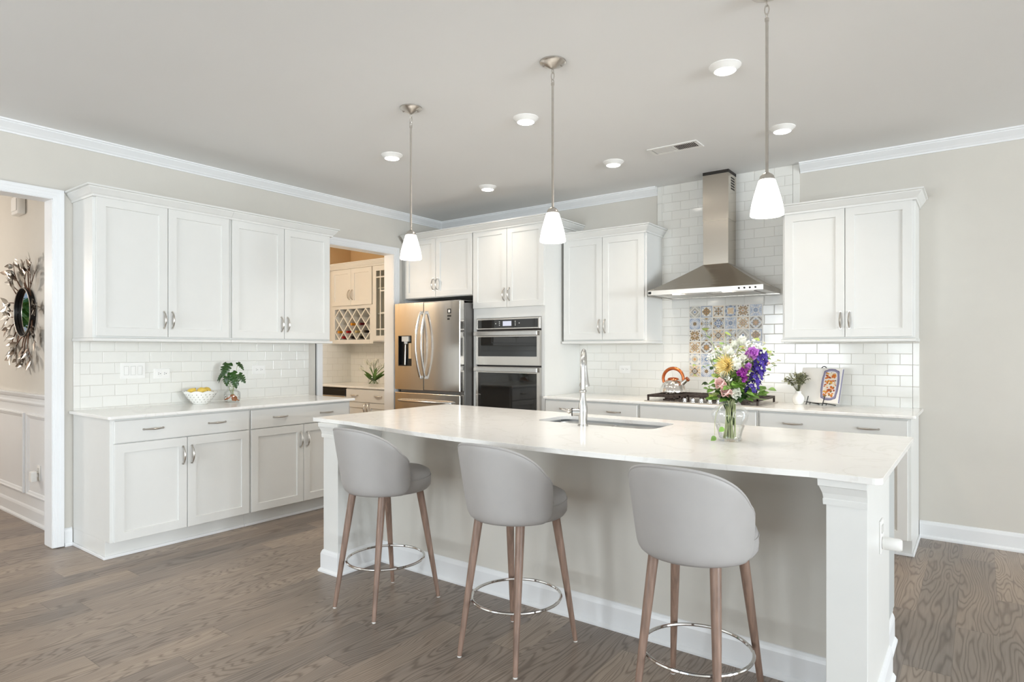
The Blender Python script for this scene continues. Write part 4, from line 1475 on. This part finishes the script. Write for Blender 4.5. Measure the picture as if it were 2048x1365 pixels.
def leaf(mb, c, d, up, L, W, curl=-.2, cup=.12, n=6, sharp=.75, notch=None):
    """curved leaf or petal: midrib from c along d, three points across"""
    d, u, s = frame(d, up)
    c = V3(c)
    rows = []
    for i in range(n + 1):
        t = i / n
        p = c + d * (L * t) + u * (curl * L * t * t)
        wd = W * max(.03, math.sin(PI * (.06 + .93 * t) ** sharp))
        if notch and 0 < i < n:
            wd *= notch if i % 2 else 1
        e = u * (cup * wd)
        rows.append([p - s * wd + e, p, p + s * wd + e])
    return mb.rings(rows, close_ring=False, cap0=False, cap1=False)


def cup_flower(mb, c, ax, Rr, n, open_, L, W, curl, cup=.35, start=0.0):
    ax, u, s = frame(ax)
    for k in range(n):
        a = start + 2 * PI * k / n
        rad = u * math.cos(a) + s * math.sin(a)
        d = ax * math.cos(open_) + rad * math.sin(open_)
        leaf(mb, V3(c) + rad * Rr, d, ax if open_ > .7 else -rad, L, W, curl, cup, 5, .6)
    return mb


def curve_pts(a, b, sag, n=8):
    a, b, sag = V3(a), V3(b), V3(sag)
    return [a.lerp(b, i / n) + sag * (4 * (i / n) * (1 - i / n)) for i in range(n + 1)]


# ------------------------------------------------------------------ glass vase with the mixed bouquet
VX, VY = 4.053, -2.419
va = thing('glass_vase', 'clear glass vase half filled with water holding the mixed bouquet', 'vase', (VX, VY, .914))
PV = [(.0, .001), (.050, .001), (.053, .004), (.052, .012), (.049, .018), (.055, .045), (.066, .075), (.077, .10), (.0805, .118), (.077, .136), (.064, .152), (.050, .162), (.0455, .170), (.046, .178), (.0495, .186)]
MB().lathe(PV, seg=40, cap0=False, cap1=False).build('vase_body', 'glass', va)
MB().tube([(.0495 * math.cos(2 * PI * k / 40), .0495 * math.sin(2 * PI * k / 40), .187) for k in range(40)], .0017, 6, closed=True).build('rim', 'glass', va)
MB().lathe([(.0, .0125), (.046, .013), (.0475, .02), (.0535, .045), (.063, .07), (.0, .0702)], seg=40, cap0=False, cap1=False).build('water', 'water', va)
bq = thing('flower_bouquet', 'mixed bouquet of white, yellow, magenta and violet flowers standing in the glass vase', 'bouquet', (VX, VY, .915), YAW)
neckp = lambda: (random.uniform(-.02, .02), random.uniform(-.02, .02), .168)
footp = lambda: (random.uniform(-.03, .022), random.uniform(-.03, .03), .012)


def pos(px, py, d=0.0):
    s = 1 + d / 2.87
    return V3(((px - 1460) / 438 * s, d, (882 - py) / 438 * s - d * .01))


def stem(mb, top, r=.0021):
    nk = neckp()
    mid = V3(nk)
    pts = curve_pts(footp(), nk, (0, 0, 0), 3) + curve_pts(nk, top, V3(((nk[0] - top[0]) * .12, 0, .012)), 7)[1:]
    mb.tube(pts, r, 5, cap=False)


def flower(name, mats, builder, top):
    mb = MB()
    mb.mi = 0
    builder(mb)
    mb.mi = 1
    stem(mb, top)
    return mb.build(name, mats + ['stem'], bq, angle=180)


def outward(p):
    return V3((p.x * 2.2, p.y * 2 - .12, (p.z - .22) * 1.5 + .06)).normalized()


def bell(name, matn, p, s=1.0, ax=None, n=6):
    ax = ax or outward(p)
    def b(mb):
        cup_flower(mb, p - ax * .02 * s, ax, .006 * s, n, .50, .050 * s, .027 * s, .22, .45)
        cup_flower(mb, p - ax * .02 * s, ax, .003 * s, n - 1, .28, .040 * s, .020 * s, .15, .45, .5)
    return flower(name, [matn], b, p - ax * .02 * s)


for px, py, d, s, ax in ((1483, 684, .00, .85, (.1, -.5, .8)), (1452, 704, -.03, 1.0, (-.35, -.45, .75)), (1459, 727, -.075, 1.05, (.1, -.55, .8)), (1474, 717, -.05, .75, (.2, -.7, .5)), (1440, 748, -.06, .8, (-.4, -.8, .2)), (1459, 781, -.07, 1.05, (.05, -.75, -.45)), (1472, 693, .02, .8, (0, -.2, 1))):
    bell('white_lisianthus', 'petW', pos(px, py, d), s, V3(ax).normalized())
bell('orchid_lisianthus', 'petP', pos(1494, 705, -.06), 1.15, V3((.05, -.95, .35)).normalized(), 5)
bell('orchid_lisianthus', 'petP', pos(1484, 730, -.075), .6, V3((.1, -.8, .5)).normalized(), 5)
for px, py, d in ((1472, 750, -.08), (1476, 745, -.08)):
    p = pos(px, py, d)
    def b(mb):
        for k in range(7):
            q = p + V3((random.uniform(-.018, .018), random.uniform(-.012, .01), random.uniform(-.024, .026)))
            cup_flower(mb, q, (random.uniform(-.5, .5), -.8, random.uniform(-.4, .7)), .002, 5, .75, .019, .008, .1)
    flower('magenta_stock', ['petM'], b, p)
for px, py, d, hgt, n in ((1513, 728, -.045, .085, 26), (1503, 752, -.06, .05, 14), (1497, 773, -.05, .045, 12), (1517, 711, -.02, .03, 8)):
    p = pos(px, py, d)
    def b(mb):
        for k in range(n):
            t = k / max(1, n - 1)
            a = k * 2.4
            q = p + V3((.020 * math.cos(a) + (t - .5) * hgt * .25, .018 * math.sin(a), (t - .5) * hgt))
            ax = V3((math.cos(a), math.sin(a) - .3, .35))
            cup_flower(mb, q, ax, .002, 5, 1.0, .0145, .0065, .12, .2, a)
    flower('violet_delphinium', ['petV'], b, p - V3((0, 0, hgt * .5)))
p = pos(1446, 729, -.055)
ax = V3((-.85, -.42, .1)).normalized()
mb = MB()
_, u_, s_ = frame(ax)
for k in range(120):
    a = 2.399 * k
    op = R(18 + 66 * (k / 120) ** .8)
    rad_ = u_ * math.cos(a) + s_ * math.sin(a)
    dd = ax * math.cos(op) + rad_ * math.sin(op)
    leaf(mb, p + rad_ * .006, dd, ax, random.uniform(.046, .060), .0032, .12, .3, 4, .5)
mb.mi = 1
stem(mb, p)
mb.mi = 2
mb.ball(p - ax * .004, .013, 10)
mb.build('yellow_spider_mum', ['petY', 'stem', 'petYc'], bq, angle=180)
for px, py, d, s in ((1432, 766, -.06, 1), (1442, 781, -.07, 1), (1512, 716, -.03, .6), (1533, 728, .0, .6)):
    p = pos(px, py, d)
    bell('pink_alstroemeria', 'petK', p, s * 1.05, V3((random.uniform(-.7, -.2), -.6, .45)).normalized(), 6)
for px, py, d, n, sp in ((1432, 706, 0, 26, .026), (1424, 716, .0, 18, .02), (1505, 696, -.03, 36, .03), (1517, 702, -.01, 30, .028), (1496, 690, .0, 24, .024), (1460, 714, -.06, 12, .016), (1524, 740, .0, 20, .026), (1448, 755, -.07, 10, .012)):
    p = pos(px, py, d)
    def b(mb):
        for k in range(n):
            q = p + V3((random.gauss(0, sp * .5), random.gauss(0, sp * .4), random.gauss(0, sp * .45)))
            mb.ball(q, random.uniform(.0035, .0055), 6)
        mb.mi = 1
        for k in range(6):
            q = p + V3((random.gauss(0, sp * .5), random.gauss(0, sp * .4), random.gauss(0, sp * .3)))
            mb.tube([p - V3((0, 0, .03)), q], .0007, 4, cap=False)
    flower('babys_breath_cluster', ['petW'], b, p - V3((0, 0, .03)))


def sprig(px, py, d, leaves, m, L=.026, W=.011, name='leaf_sprig'):
    top = pos(px, py, d)
    mb = MB()
    mb.mi = 1
    nk = neckp()
    pts = curve_pts((nk[0] * .8, nk[1] * .8, .13), nk, (0, 0, 0), 3) + curve_pts(nk, top, V3(((nk[0] - top.x) * .2, 0, .015)), 9)[1:]
    mb.tube(pts, .0013, 5, cap=False)
    mb.mi = 0
    for k in range(leaves):
        t = len(pts) - 1 - k * (5.2 / max(leaves, 1))
        i = max(4, int(t))
        q = V3(pts[i]).lerp(V3(pts[min(i + 1, len(pts) - 1)]), t - int(t))
        a = random.uniform(0, 2 * PI)
        dd = V3((math.cos(a), math.sin(a) * .6 - .3, random.uniform(-.3, .5)))
        leaf(mb, q, dd, (0, -.5, 1), 1.25 * L * random.uniform(.7, 1.15), 1.3 * W * random.uniform(.8, 1.1), -.25, .15, 5)
    mb.build(name, [m, 'stem'], bq, angle=180)


for a_ in ((1414, 664, .03, 2, 'leafY', .034, .014), (1421, 678, .02, 2, 'leafG', .032, .011), (1442, 690, .0, 2, 'leafG', .034, .008), (1453, 668, .02, 3, 'leafY', .026, .010), (1475, 695, -.02, 9, 'leafY', .026, .008), (1513, 680, .03, 5, 'leafY', .034, .014),
           (1535, 708, .02, 9, 'leafY', .024, .010), (1547, 704, .03, 8, 'leafG', .020, .008), (1558, 724, .02, 7, 'leafO', .018, .007), (1549, 733, .0, 5, 'leafG', .030, .010), (1537, 690, .04, 8, 'leafO', .014, .006), (1528, 748, .02, 6, 'leafO', .014, .006), (1536, 752, .01, 5, 'leafO', .014, .006),
           (1515, 779, -.04, 5, 'leafG', .030, .014), (1524, 786, -.05, 6, 'leafG', .034, .016), (1518, 797, -.05, 4, 'leafG', .03, .014), (1412, 778, -.04, 8, 'leafG', .024, .010), (1410, 788, -.05, 7, 'leafY', .024, .011), (1424, 760, -.05, 7, 'leafG', .028, .010), (1422, 748, -.03, 6, 'leafY', .03, .008),
           (1460, 762, -.09, 6, 'leafG', .034, .014), (1468, 742, -.06, 6, 'leafG', .03, .010), (1480, 760, -.06, 8, 'leafG', .034, .012), (1448, 770, -.08, 6, 'leafG', .034, .014), (1490, 790, -.06, 8, 'leafD', .036, .012), (1470, 790, -.08, 8, 'leafD', .034, .012), (1440, 792, -.06, 7, 'leafD', .03, .011), (1484, 740, -.03, 8, 'leafG', .032, .011), (1456, 740, -.04, 8, 'leafG', .03, .011), (1500, 720, -.01, 7, 'leafG', .03, .010), (1544, 716, .03, 9, 'leafG', .024, .010), (1530, 700, .04, 9, 'leafY', .026, .011), (1552, 712, .04, 8, 'leafO', .020, .008), (1528, 728, .04, 8, 'leafG', .024, .009), (1404, 775, -.05, 7, 'leafG', .026, .011), (1416, 796, -.06, 7, 'leafG', .03, .013), (1528, 776, -.06, 6, 'leafG', .034, .016)):
    sprig(*a_)
mb = MB()
for k in range(110):
    a = random.uniform(0, 2 * PI)
    q = V3((random.gauss(0, .045), random.gauss(0, .035) + .01, random.uniform(.20, .37)))
    q.x *= (q.z - .10) / .18
    mb.mi = random.choice((0, 0, 1, 2))
    leaf(mb, q, (math.cos(a), math.sin(a) - .4, random.uniform(-.2, .8)), (0, -.6, .8), random.uniform(.025, .042), random.uniform(.008, .014), -.2, .15, 5)
mb.build('filler_foliage', ['leafG', 'leafD', 'leafY'], bq, angle=180)
# trailing leaf over the rim and foliage below the water line
mb = MB()
mb.mi = 1
mb.tube(curve_pts((.0, 0, .17), tuple(pos(1420, 868, -.06)), (-.03, -.03, .045), 8), .0012, 5, cap=False)
mb.mi = 0
for px, py in ((1411, 890), (1416, 876), (1432, 858)):
    leaf(mb, pos(px + 6, py - 5, -.06), (-.8, -.2, -.6), (0, -1, .3), .028, .012, -.1)
mb.build('trailing_sprig', ['leafG', 'stem'], bq, angle=180)
mb = MB()
for k in range(16):
    a = random.uniform(0, 2 * PI)
    leaf(mb, (random.uniform(-.012, .014), random.uniform(-.012, .012), random.uniform(.09, .165)), (math.cos(a) * .4, math.sin(a) * .4, random.choice((-1, 1))), (math.cos(a), math.sin(a), 0), .05, .011, .1)
for k in range(7):
    a = random.uniform(0, 2 * PI)
    mb.mi = 1
    mb.tube([(random.uniform(-.03, .02), random.uniform(-.02, .02), .012), (random.uniform(-.012, .012), random.uniform(-.01, .01), .17)], .0022, 5)
    mb.mi = 0
mb.build('submerged_foliage', ['leafD', 'stem'], bq, angle=180)

# ------------------------------------------------------------------ little white vase of greenery
wv = thing('bud_vase', 'small round white vase holding olive-green sprigs beside the cookbook', 'vase', (3.858, -.175, .914))
MB().lathe([(.026, 0), (.032, .004), (.041, .022), (.044, .042), (.041, .060), (.030, .076), (.021, .086), (.019, .094), (.022, .102), (.019, .102), (.015, .09)], seg=28, cap1=False).build('vase_body', 'porcelain', wv)
gr = thing('greenery_sprigs', 'dry olive-green leafy sprigs standing in the small white vase', 'plant', (3.858, -.175, .914), YAW)
for k in range(34):
    a = random.uniform(0, 2 * PI)
    sp_ = random.uniform(.05, 1) ** .6
    top = V3((math.cos(a) * .112 * sp_ - .012, math.sin(a) * .06 * sp_ - .015, .135 + .125 * math.sqrt(max(0, 1 - sp_ * sp_ * .9)) * random.uniform(.75, 1.0)))
    mb = MB()
    mb.mi = 1
    pts = curve_pts((0, 0, .085), top, (0, 0, .022), 8)
    mb.tube(pts, .0010, 4, cap=False)
    mb.mi = 0
    for j in range(16):
        t = 3.2 + 4.75 * j / 15
        i = min(7, int(t))
        q = V3(pts[i]).lerp(V3(pts[i + 1]), t - i)
        b_ = random.uniform(0, 2 * PI)
        leaf(mb, q, (math.cos(b_), math.sin(b_), random.uniform(-.4, .5)), (0, -.5, 1), random.uniform(.012, .019), .0062, -.15, .2, 3)
    mb.build('sprig', ['leafO' if k % 4 else 'leafO2', 'leafO2'], gr, angle=180)

# ------------------------------------------------------------------ cookbook on a wire easel
ea = thing('wire_easel', 'black wire easel with curled top propping the open cookbook', 'easel', (4.005, -.150, .914), R(-21))
mb = MB()
for s in (-.068, .060):
    mb.tube([(s + .006, -.052, .068), (s - .004, -.066, .003)], .0032, 8)
    mb.tube([(s + .002, -.058, .022), (s + .03, .050, .003)], .0032, 8)
mb.build('front_prong', 'blackmetal', ea)
mb = MB()
for s in (-.068, .060):
    mb.tube([(s, -.025, .0035), (s, -.018, .02), (s * .55, .052, .25)], .0028, 8)
mb.tube([(-.068, -.020, .016), (.060, -.020, .016)], .0028, 8)
mb.tube([(.026 * math.cos(a) - .004, .054 + .006 * math.sin(a), .250 + .040 * math.sin(a)) for a in [PI * k / 14 for k in range(15)]], .0032, 8)
mb.build('back_frame', 'blackmetal', ea)
bk = thing('cookbook', 'open cookbook on a black wire easel, a food photo on one page', 'book', (4.005, -.150, .936), R(-21))
bw, bh, lean = .158, .262, R(15)
RT = Matrix.Translation((0, -.030, 0)) @ Matrix.Rotation(-lean, 4, 'X')
mb = MB()
mb.T = RT
def page_block(sgn, th):
    rows = []
    for i in range(11):
        t = i / 10
        x = sgn * bw * t
        yb = -.004 + .010 * t * 0
        yf = -.004 - th * (math.sin(PI * min(1, t * 1.5) / 2) ** .6) * (1 - .12 * t) + .004
        rows.append([(x, yf, 0), (x, 0.004, 0), (x, 0.004, bh), (x, yf, bh)])
    mb.rings(rows, True, True, True, True)
page_block(-1, .012)
mb.build('left_page', 'paper', bk, angle=40)
mb = MB()
mb.T = RT
page_block(1, .014)
mb.build('right_page', 'paper', bk, angle=40)
mb = MB()
mb.T = RT
mb.box(-bw - .004, .0045, -.003, bw + .004, .0075, bh + .003)
mb.build('cover', 'plasticG', bk, .001)
mb = MB()
mb.T = RT
for k in range(3):
    mb.box(bw + .0002, -.009 + k * .004, .004, bw + .0012 + .001 * k, -.0075 + k * .004, bh - .004)
mb.build('page_edges', 'fpl', bk)
pm = ['fpl', 'fpl2', 'fbg', 'fo', 'fy', 'fr', 'fc', 'fg']
mb = MB()
mb.T = RT
def blob(cx_, cz_, rx_, rz_, lv, mi, n=24, wv_=0.0, ph=0):
    mb.mi = mi
    def yf(x):
        t = min(1, max(0, x / bw))
        return -.004 - .014 * (math.sin(PI * min(1, t * 1.5) / 2) ** .6) * (1 - .12 * t) + .004
    pts = []
    for k in range(n):
        a = 2 * PI * k / n
        e = 2 / (4.2 if n > 30 else 2)
        q = 1 + wv_ * math.cos(8 * a + ph)
        x = cx_ + rx_ * q * math.copysign(abs(math.cos(a)) ** e, math.cos(a))
        z = cz_ + rz_ * q * math.copysign(abs(math.sin(a)) ** e, math.sin(a))
        pts.append((x, -.0128 - .0003 * lv, z))
    mb.poly(pts)
pcx, pcz = .080, .138
blob(pcx, pcz, .066, .116, 1, 1, 48, .028)
blob(pcx, pcz, .061, .111, 2, 0, 48, .025)
blob(pcx, pcz, .050, .099, 3, 2, 48, .012)
rs = random.Random(3)
for k in range(110):
    x, z = rs.uniform(-.040, .040), rs.uniform(-.088, .088)
    r0 = rs.uniform(.004, .011)
    blob(pcx + x, pcz + z, r0, r0 * rs.uniform(.7, 1.2), 4 + k * .05, rs.choice([3, 3, 3, 4, 4, 5, 6, 6, 7]), 8, .1, k)
mb.build('food_photo', pm, bk)

# ------------------------------------------------------------------ lemon bowl
bo = thing('fruit_bowl', 'white pierced porcelain bowl with scalloped rim full of lemons', 'bowl', (.168, -2.868, .914))
def scal(k, z):
    return 1
NS = 72
prof = [(.048, 0), (.052, .003), (.070, .022), (.092, .048), (.110, .074), (.122, .092)]
rings_ = []
for r0, z in prof:
    rings_.append([((r0) * math.cos(2 * PI * k / NS), (r0) * math.sin(2 * PI * k / NS), z + (.010 * (z / .092) ** 3 * abs(math.cos(2 * PI * k / NS * 4.5)))) for k in range(NS)])
for r0, z in [(a - .005, b_ + .002) for a, b_ in prof[::-1]]:
    rings_.append([((r0) * math.cos(2 * PI * k / NS), (r0) * math.sin(2 * PI * k / NS), z + (.010 * (z / .094) ** 3 * abs(math.cos(2 * PI * k / NS * 4.5)))) for k in range(NS)])
MB().rings(rings_).build('bowl_body', 'porcelain', bo, angle=60)
mb = MB()
for row, (r0, z, n) in enumerate(((.068, .020, 16), (.083, .038, 18), (.098, .058, 20), (.110, .075, 22))):
    for k in range(n):
        a = 2 * PI * (k + .5 * (row % 2)) / n
        c_ = V3((r0 * math.cos(a), r0 * math.sin(a), z))
        nrm = V3((math.cos(a), math.sin(a), -.72)).normalized()
        mb.tube([c_ - nrm * .002, c_ + nrm * .0014], .0032, 8)
mb.build('pierced_holes', 'porcgrey', bo)
def make_lemon(label):
    r_ = thing('lemon', label, 'lemon', (0, 0, 0), 0, 'lemons in the pierced bowl')
    n = 14
    rg = []
    for i in range(n + 1):
        t = i / n
        x = -.039 + .078 * t
        rr = .033 * math.sin(PI * min(1, max(0, (t - .02) / .96))) ** .62
        tip = max(0, (t - .9) / .1)
        rr = max(rr * (1 - .0 * tip), .005)
        rg.append([(x, rr * math.cos(2 * PI * k / 16), rr * math.sin(2 * PI * k / 16)) for k in range(16)])
    MB().rings(rg).build('lemon_skin', 'lemon', r_)
    MB().tube([(.037, 0, 0), (.043, 0, 0)], [.006, .003], 8).build('stem_end', 'petYc', r_)
    return r_
lm = make_lemon('lemon pointing its dark stem end up, nearest the outlet side of the bowl')
lm.location = (.165, -2.935, 1.005)
lm.rotation_euler = (0, R(-50), R(70))
l2 = dup(lm, (.190, -2.872, 1.010), 'biggest-looking lemon in the centre top of the bowl')
l2.rotation_euler = (0, R(-8), R(55))
l3 = dup(lm, (.150, -2.812, 1.008), 'round lemon on top of the bowl, on the monstera jar side')
l3.rotation_euler = (0, R(30), R(20))
for x, y, z, a, lab in ((.140, -2.906, .956, 130, 'lemon low in the bowl under the stem-up lemon'), (.196, -2.836, .956, 120, 'lemon low in the bowl under the round one, facing the jar')):
    q = dup(lm, (x, y, z), lab)
    q.rotation_euler = (0, R(10), R(a))

# ------------------------------------------------------------------ monstera in a jar
ja = thing('glass_jar', 'clear round glass jar holding the monstera cuttings beside the lemon bowl', 'jar', (.20, -2.632, .914))
MB().lathe([(.0, .001), (.050, .001), (.058, .008), (.061, .03), (.061, .072), (.055, .086), (.040, .094), (.035, .099), (.035, .122), (.038, .125)], seg=36, cap0=False, cap1=False).build('jar_body', 'glass', ja)
MB().tube([(.0375 * math.cos(2 * PI * k / 32), .0375 * math.sin(2 * PI * k / 32), .124) for k in range(32)], .0022, 6, closed=True).build('rim', 'glass', ja)
MB().lathe([(.0, .006), (.052, .007), (.057, .012), (.0585, .035), (.0585, .062), (.0, .0625)], seg=36, cap0=False, cap1=False).build('water', 'water', ja)
mo = thing('monstera_plant', 'glossy monstera cuttings with split dark leaves rooted in the glass jar', 'plant', (.20, -2.632, .914), YAW)
def monstera(c, d, up, L, W, curl=-.35):
    mb = MB()
    d, u, s = frame(d, up)
    n = 22
    def wprof(t):
        return W * (math.sin(PI * (.04 + .94 * t) ** .62) ** .8)
    mid = [V3(c) + d * (L * i / n) + u * (curl * L * (i / n) ** 2) for i in range(n + 1)]
    for sd in (-1, 1):
        rows = []
        for i in range(n + 1):
            t = i / n
            wd = max(.001, wprof(t))
            cut = .42 if (i % 4 == 2 and .2 < t < .85) else 1
            lag = d * (-.12 * L * (1 - t))
            e = mid[i] + s * (sd * wd * cut) + u * (-.16 * wd) + (lag if t < .3 else V3((0, 0, 0)))
            m_ = mid[i] + s * (sd * wd * cut * .5) + u * (.06 * wd)
            rows.append([mid[i], m_, e] if sd > 0 else [e, m_, mid[i]])
        mb.rings(rows, close_ring=False, cap0=False, cap1=False)
    return mb
def jp(px, py, d=0):
    return V3(((px - 463.6) / 251, d, (804 - py) / 251))
for (bx, by, bd), dd, up, L, W in (((457, 726, -.02), (-.25, -.55, -.75), (-.2, -.9, .5), .105, .052), ((449, 745, -.02), (-.75, -.15, -.6), (-.3, -.8, .6), .085, .030), ((443, 748, 0), (-.5, -.2, -.8), (-.5, -.6, .5), .075, .02),
                                  ((466, 744, -.03), (.55, -.35, -.7), (.3, -.8, .6), .115, .042), ((476, 748, 0), (.6, -.1, -.55), (.2, -.7, .7), .085, .034), ((474, 725, .01), (.75, -.2, -.55), (.5, -.5, .7), .075, .022), ((457, 752, -.04), (.05, -.35, -.9), (0, -.9, .4), .075, .032), ((470, 756, -.03), (.35, -.3, -.9), (.2, -.9, .3), .08, .03)):
    b0 = jp(bx, by, bd)
    o_ = monstera(b0, dd, up, L, W).build('monstera_leaf', 'leafD', mo, angle=180)
    MB().tube(curve_pts((random.uniform(-.012, .012), random.uniform(-.01, .01), .05), tuple(b0), (0, 0, .012), 8), .0018, 6, cap=False).build('petiole', 'stem', o_)
mb = MB()
for k in range(16):
    a = random.uniform(0, 2 * PI)
    pts = [(random.uniform(-.01, .01), random.uniform(-.01, .01), .058)]
    for j in range(1, 6):
        a += random.uniform(-.6, .6)
        pts.append((max(-.045, min(.045, pts[-1][0] + .013 * math.cos(a))), max(-.045, min(.045, pts[-1][1] + .013 * math.sin(a))), max(.012, pts[-1][2] - random.uniform(.004, .014))))
    mb.tube(pts, [.006, .006, .0055, .005, .004, .002], 6)
mb.build('root', 'root', mo)

# ------------------------------------------------------------------ tulips in the pantry
TX, TY = -.80, -.31
tv = thing('glass_vase', 'small round clear glass vase of tulips on the pantry counter', 'vase', (TX, TY, .914))
MB().lathe([(.0, .001), (.045, .001), (.060, .012), (.070, .040), (.068, .070), (.056, .095), (.054, .102)], seg=32, cap0=False, cap1=False).build('vase_body', 'glass', tv)
tl = thing('tulip_bunch', 'white tulips with broad green leaves leaning in the pantry vase', 'bouquet', (TX, TY, .914), YAW)
def tp(px, py, d=0):
    return V3(((px - 747) / 168, d, (770.5 - py) / 168))
for px, py, d in ((733, 725, 0), (723, 738, -.02), (751.5, 723.5, .02), (760, 733, -.02), (769, 731, .02), (741, 731, -.03), (745, 728, .05), (775, 738, 0)):
    p = tp(px, py, d)
    ax = V3((p.x * 3, p.y * 2, .5)).normalized()
    mb = MB()
    cup_flower(mb, p - ax * .025, ax, .006, 6, .42, .062, .027, .10, .5)
    cup_flower(mb, p - ax * .025, ax, .003, 5, .22, .056, .024, .05, .5, .4)
    mb.mi = 1
    mb.tube(curve_pts((-p.x * .35, 0, .015), p - ax * .025, (0, 0, .02), 8), .004, 6)
    mb.build('tulip', ['petW', 'leafT'], tl, angle=180)
mb = MB()
for px, py, d, L in ((733, 741, -.05, .14), (752, 735, -.04, .16), (757, 748, -.05, .15), (764, 742, .0, .17), (742, 748, -.06, .13), (770, 744, .02, .14), (729, 746, 0, .12)):
    p = tp(px, py, d)
    st_ = V3((p.x * .1, 0, .05))
    leaf(mb, st_, p - st_, (0, -.6, .8), (p - st_).length * 1.0, .024, -.22, .3, 8, .8)
mb.build('tulip_leaves', 'leafT', tl, angle=180)

# ------------------------------------------------------------------ dining room wall things
mi = thing('leaf_mirror', 'round mirror in a black ring wreathed by silver metal leaves', 'mirror', (-1.0, DWY - .005, 1.622))
mb = MB()
n = 64
prof = [(.185, 0), (.192, 0), (.192, -.032), (.188, -.035), (.184, -.032), (.182, -.012)]
mb.rings([[(r_ * math.cos(2 * PI * k / n), y_, r_ * math.sin(2 * PI * k / n)) for k in range(n)] for r_, y_ in prof], cap0=False, cap1=False)
mb.build('ring_frame', 'blackmetal', mi)
MB().tube([(.188 * math.cos(2 * PI * k / n), -.035, .188 * math.sin(2 * PI * k / n)) for k in range(n)], .003, 6, closed=True).build('frame_edge', 'nickel', mi)
mb = MB()
mb.poly([(.184 * math.cos(-2 * PI * k / n), -.010, .184 * math.sin(-2 * PI * k / n)) for k in range(n)])
o_ = mb.build('mirror_glass', 'mirror', mi)
rs = random.Random(11)
for k in range(21):
    a = 2 * PI * k / 21 + rs.uniform(-.1, .1)
    reach = rs.uniform(.13, .24) * (1.15 if abs(math.sin(a)) > .6 else .85)
    p0 = V3((.19 * math.cos(a), -.018, .19 * math.sin(a)))
    a2 = a + rs.uniform(-.45, .45)
    p1 = p0 + V3((math.cos(a2) * reach, -.012 + rs.uniform(-.015, .005), math.sin(a2) * reach))
    pts = curve_pts(p0, p1, (rs.uniform(-.02, .02), -.012, rs.uniform(-.02, .02)), 8)
    mb = MB()
    mb.tube(pts, [.005 - .0004 * i for i in range(9)], 6)
    a3 = a2 + rs.choice((-.7, .7))
    q0 = V3(pts[4])
    q1 = q0 + V3((math.cos(a3), -.1, math.sin(a3))) * reach * .5
    mb.tube([q0, q1], [.0035, .0022], 6)
    tw_ = mb.build('twig', 'bronze', mi)
    for j in range(7):
        if j < 4:
            q = V3(pts[3 + j + (j > 2)])
        else:
            q = q0.lerp(q1, (j - 3) / 3)
        b_ = a2 + rs.choice((-1, 1)) * rs.uniform(.3, 1.1)
        L = rs.uniform(.055, .085)
        mbl = MB()
        leaf(mbl, q, (math.cos(b_), -rs.uniform(.0, .5), math.sin(b_)), (rs.uniform(-.4, .4), -1, rs.uniform(-.4, .4)), L, L * .24, .1, .18, 6)
        mbl.build('metal_leaf', 'silverleaf' if rs.random() < .7 else 'copperleaf', tw_, angle=180)
al = thing('door_chime', 'white door chime box high on the dining room wall', 'chime', (-1.125, DWY - .001, 2.468))
mb = MB()
mb.prism([(-.085, 0), (.085, 0), (.085, -.04), (.07, -.052), (-.07, -.052), (-.085, -.04)], -.072, .068)
mb.build('chime_cover', 'plastic', al, .008)
mb = MB()
mb.prism([(-.062, -.0525), (.062, -.0525), (.058, -.0585), (-.058, -.0585)], -.048, .048)
mb.build('front_plate', 'plastic', al, .003)
do = thing('wall_outlet', 'white outlet in the wainscot panel of the dining room wall', 'outlet', (-.735, DWY - .0045, .40))
MB().box(-.036, -.006, -.058, .036, 0, .058).build('cover_plate', 'plastic', do, .002)
MB().box(-.017, -.009, .008, .017, -.006, .038).build('socket', 'plasticG', do, .002)
pg = thing('plug_in_freshener', 'white plug-in device hanging in the dining room outlet', 'plug', (-.735, DWY - .011, .382))
MB().box(-.028, -.052, -.045, .028, -.012, .035).build('plug_body', 'plastic', pg, .008)
MB().box(-.012, -.0119, -.012, .012, 0, .012).build('plug_neck', 'plasticG', pg)
# greenery outside the dining room window, seen only in the mirror
mb = MB()
for k in range(700):
    a, b_ = random.uniform(0, 2 * PI), random.uniform(-1, 1)
    c_ = V3((math.cos(a) * .9, math.sin(a) * 1.6, 1.2 + b_ * 1.15)) * 1
    leaf(mb, c_, (random.uniform(-1, 1), random.uniform(-1, 1), random.uniform(-1, 1)), (0, 0, 1), .34, .10, -.2)
sh = tag(mb.build('garden_shrub', 'shrub', None, angle=180), 'green garden shrub outside the dining room window', 'shrub')
sh['kind'] = 'stuff'
sh.location = (-7.4, -5.2, 0)
struct(box('garden_ground', (-30, -30, -.4, 30, 20, -.3), 'lawn'))
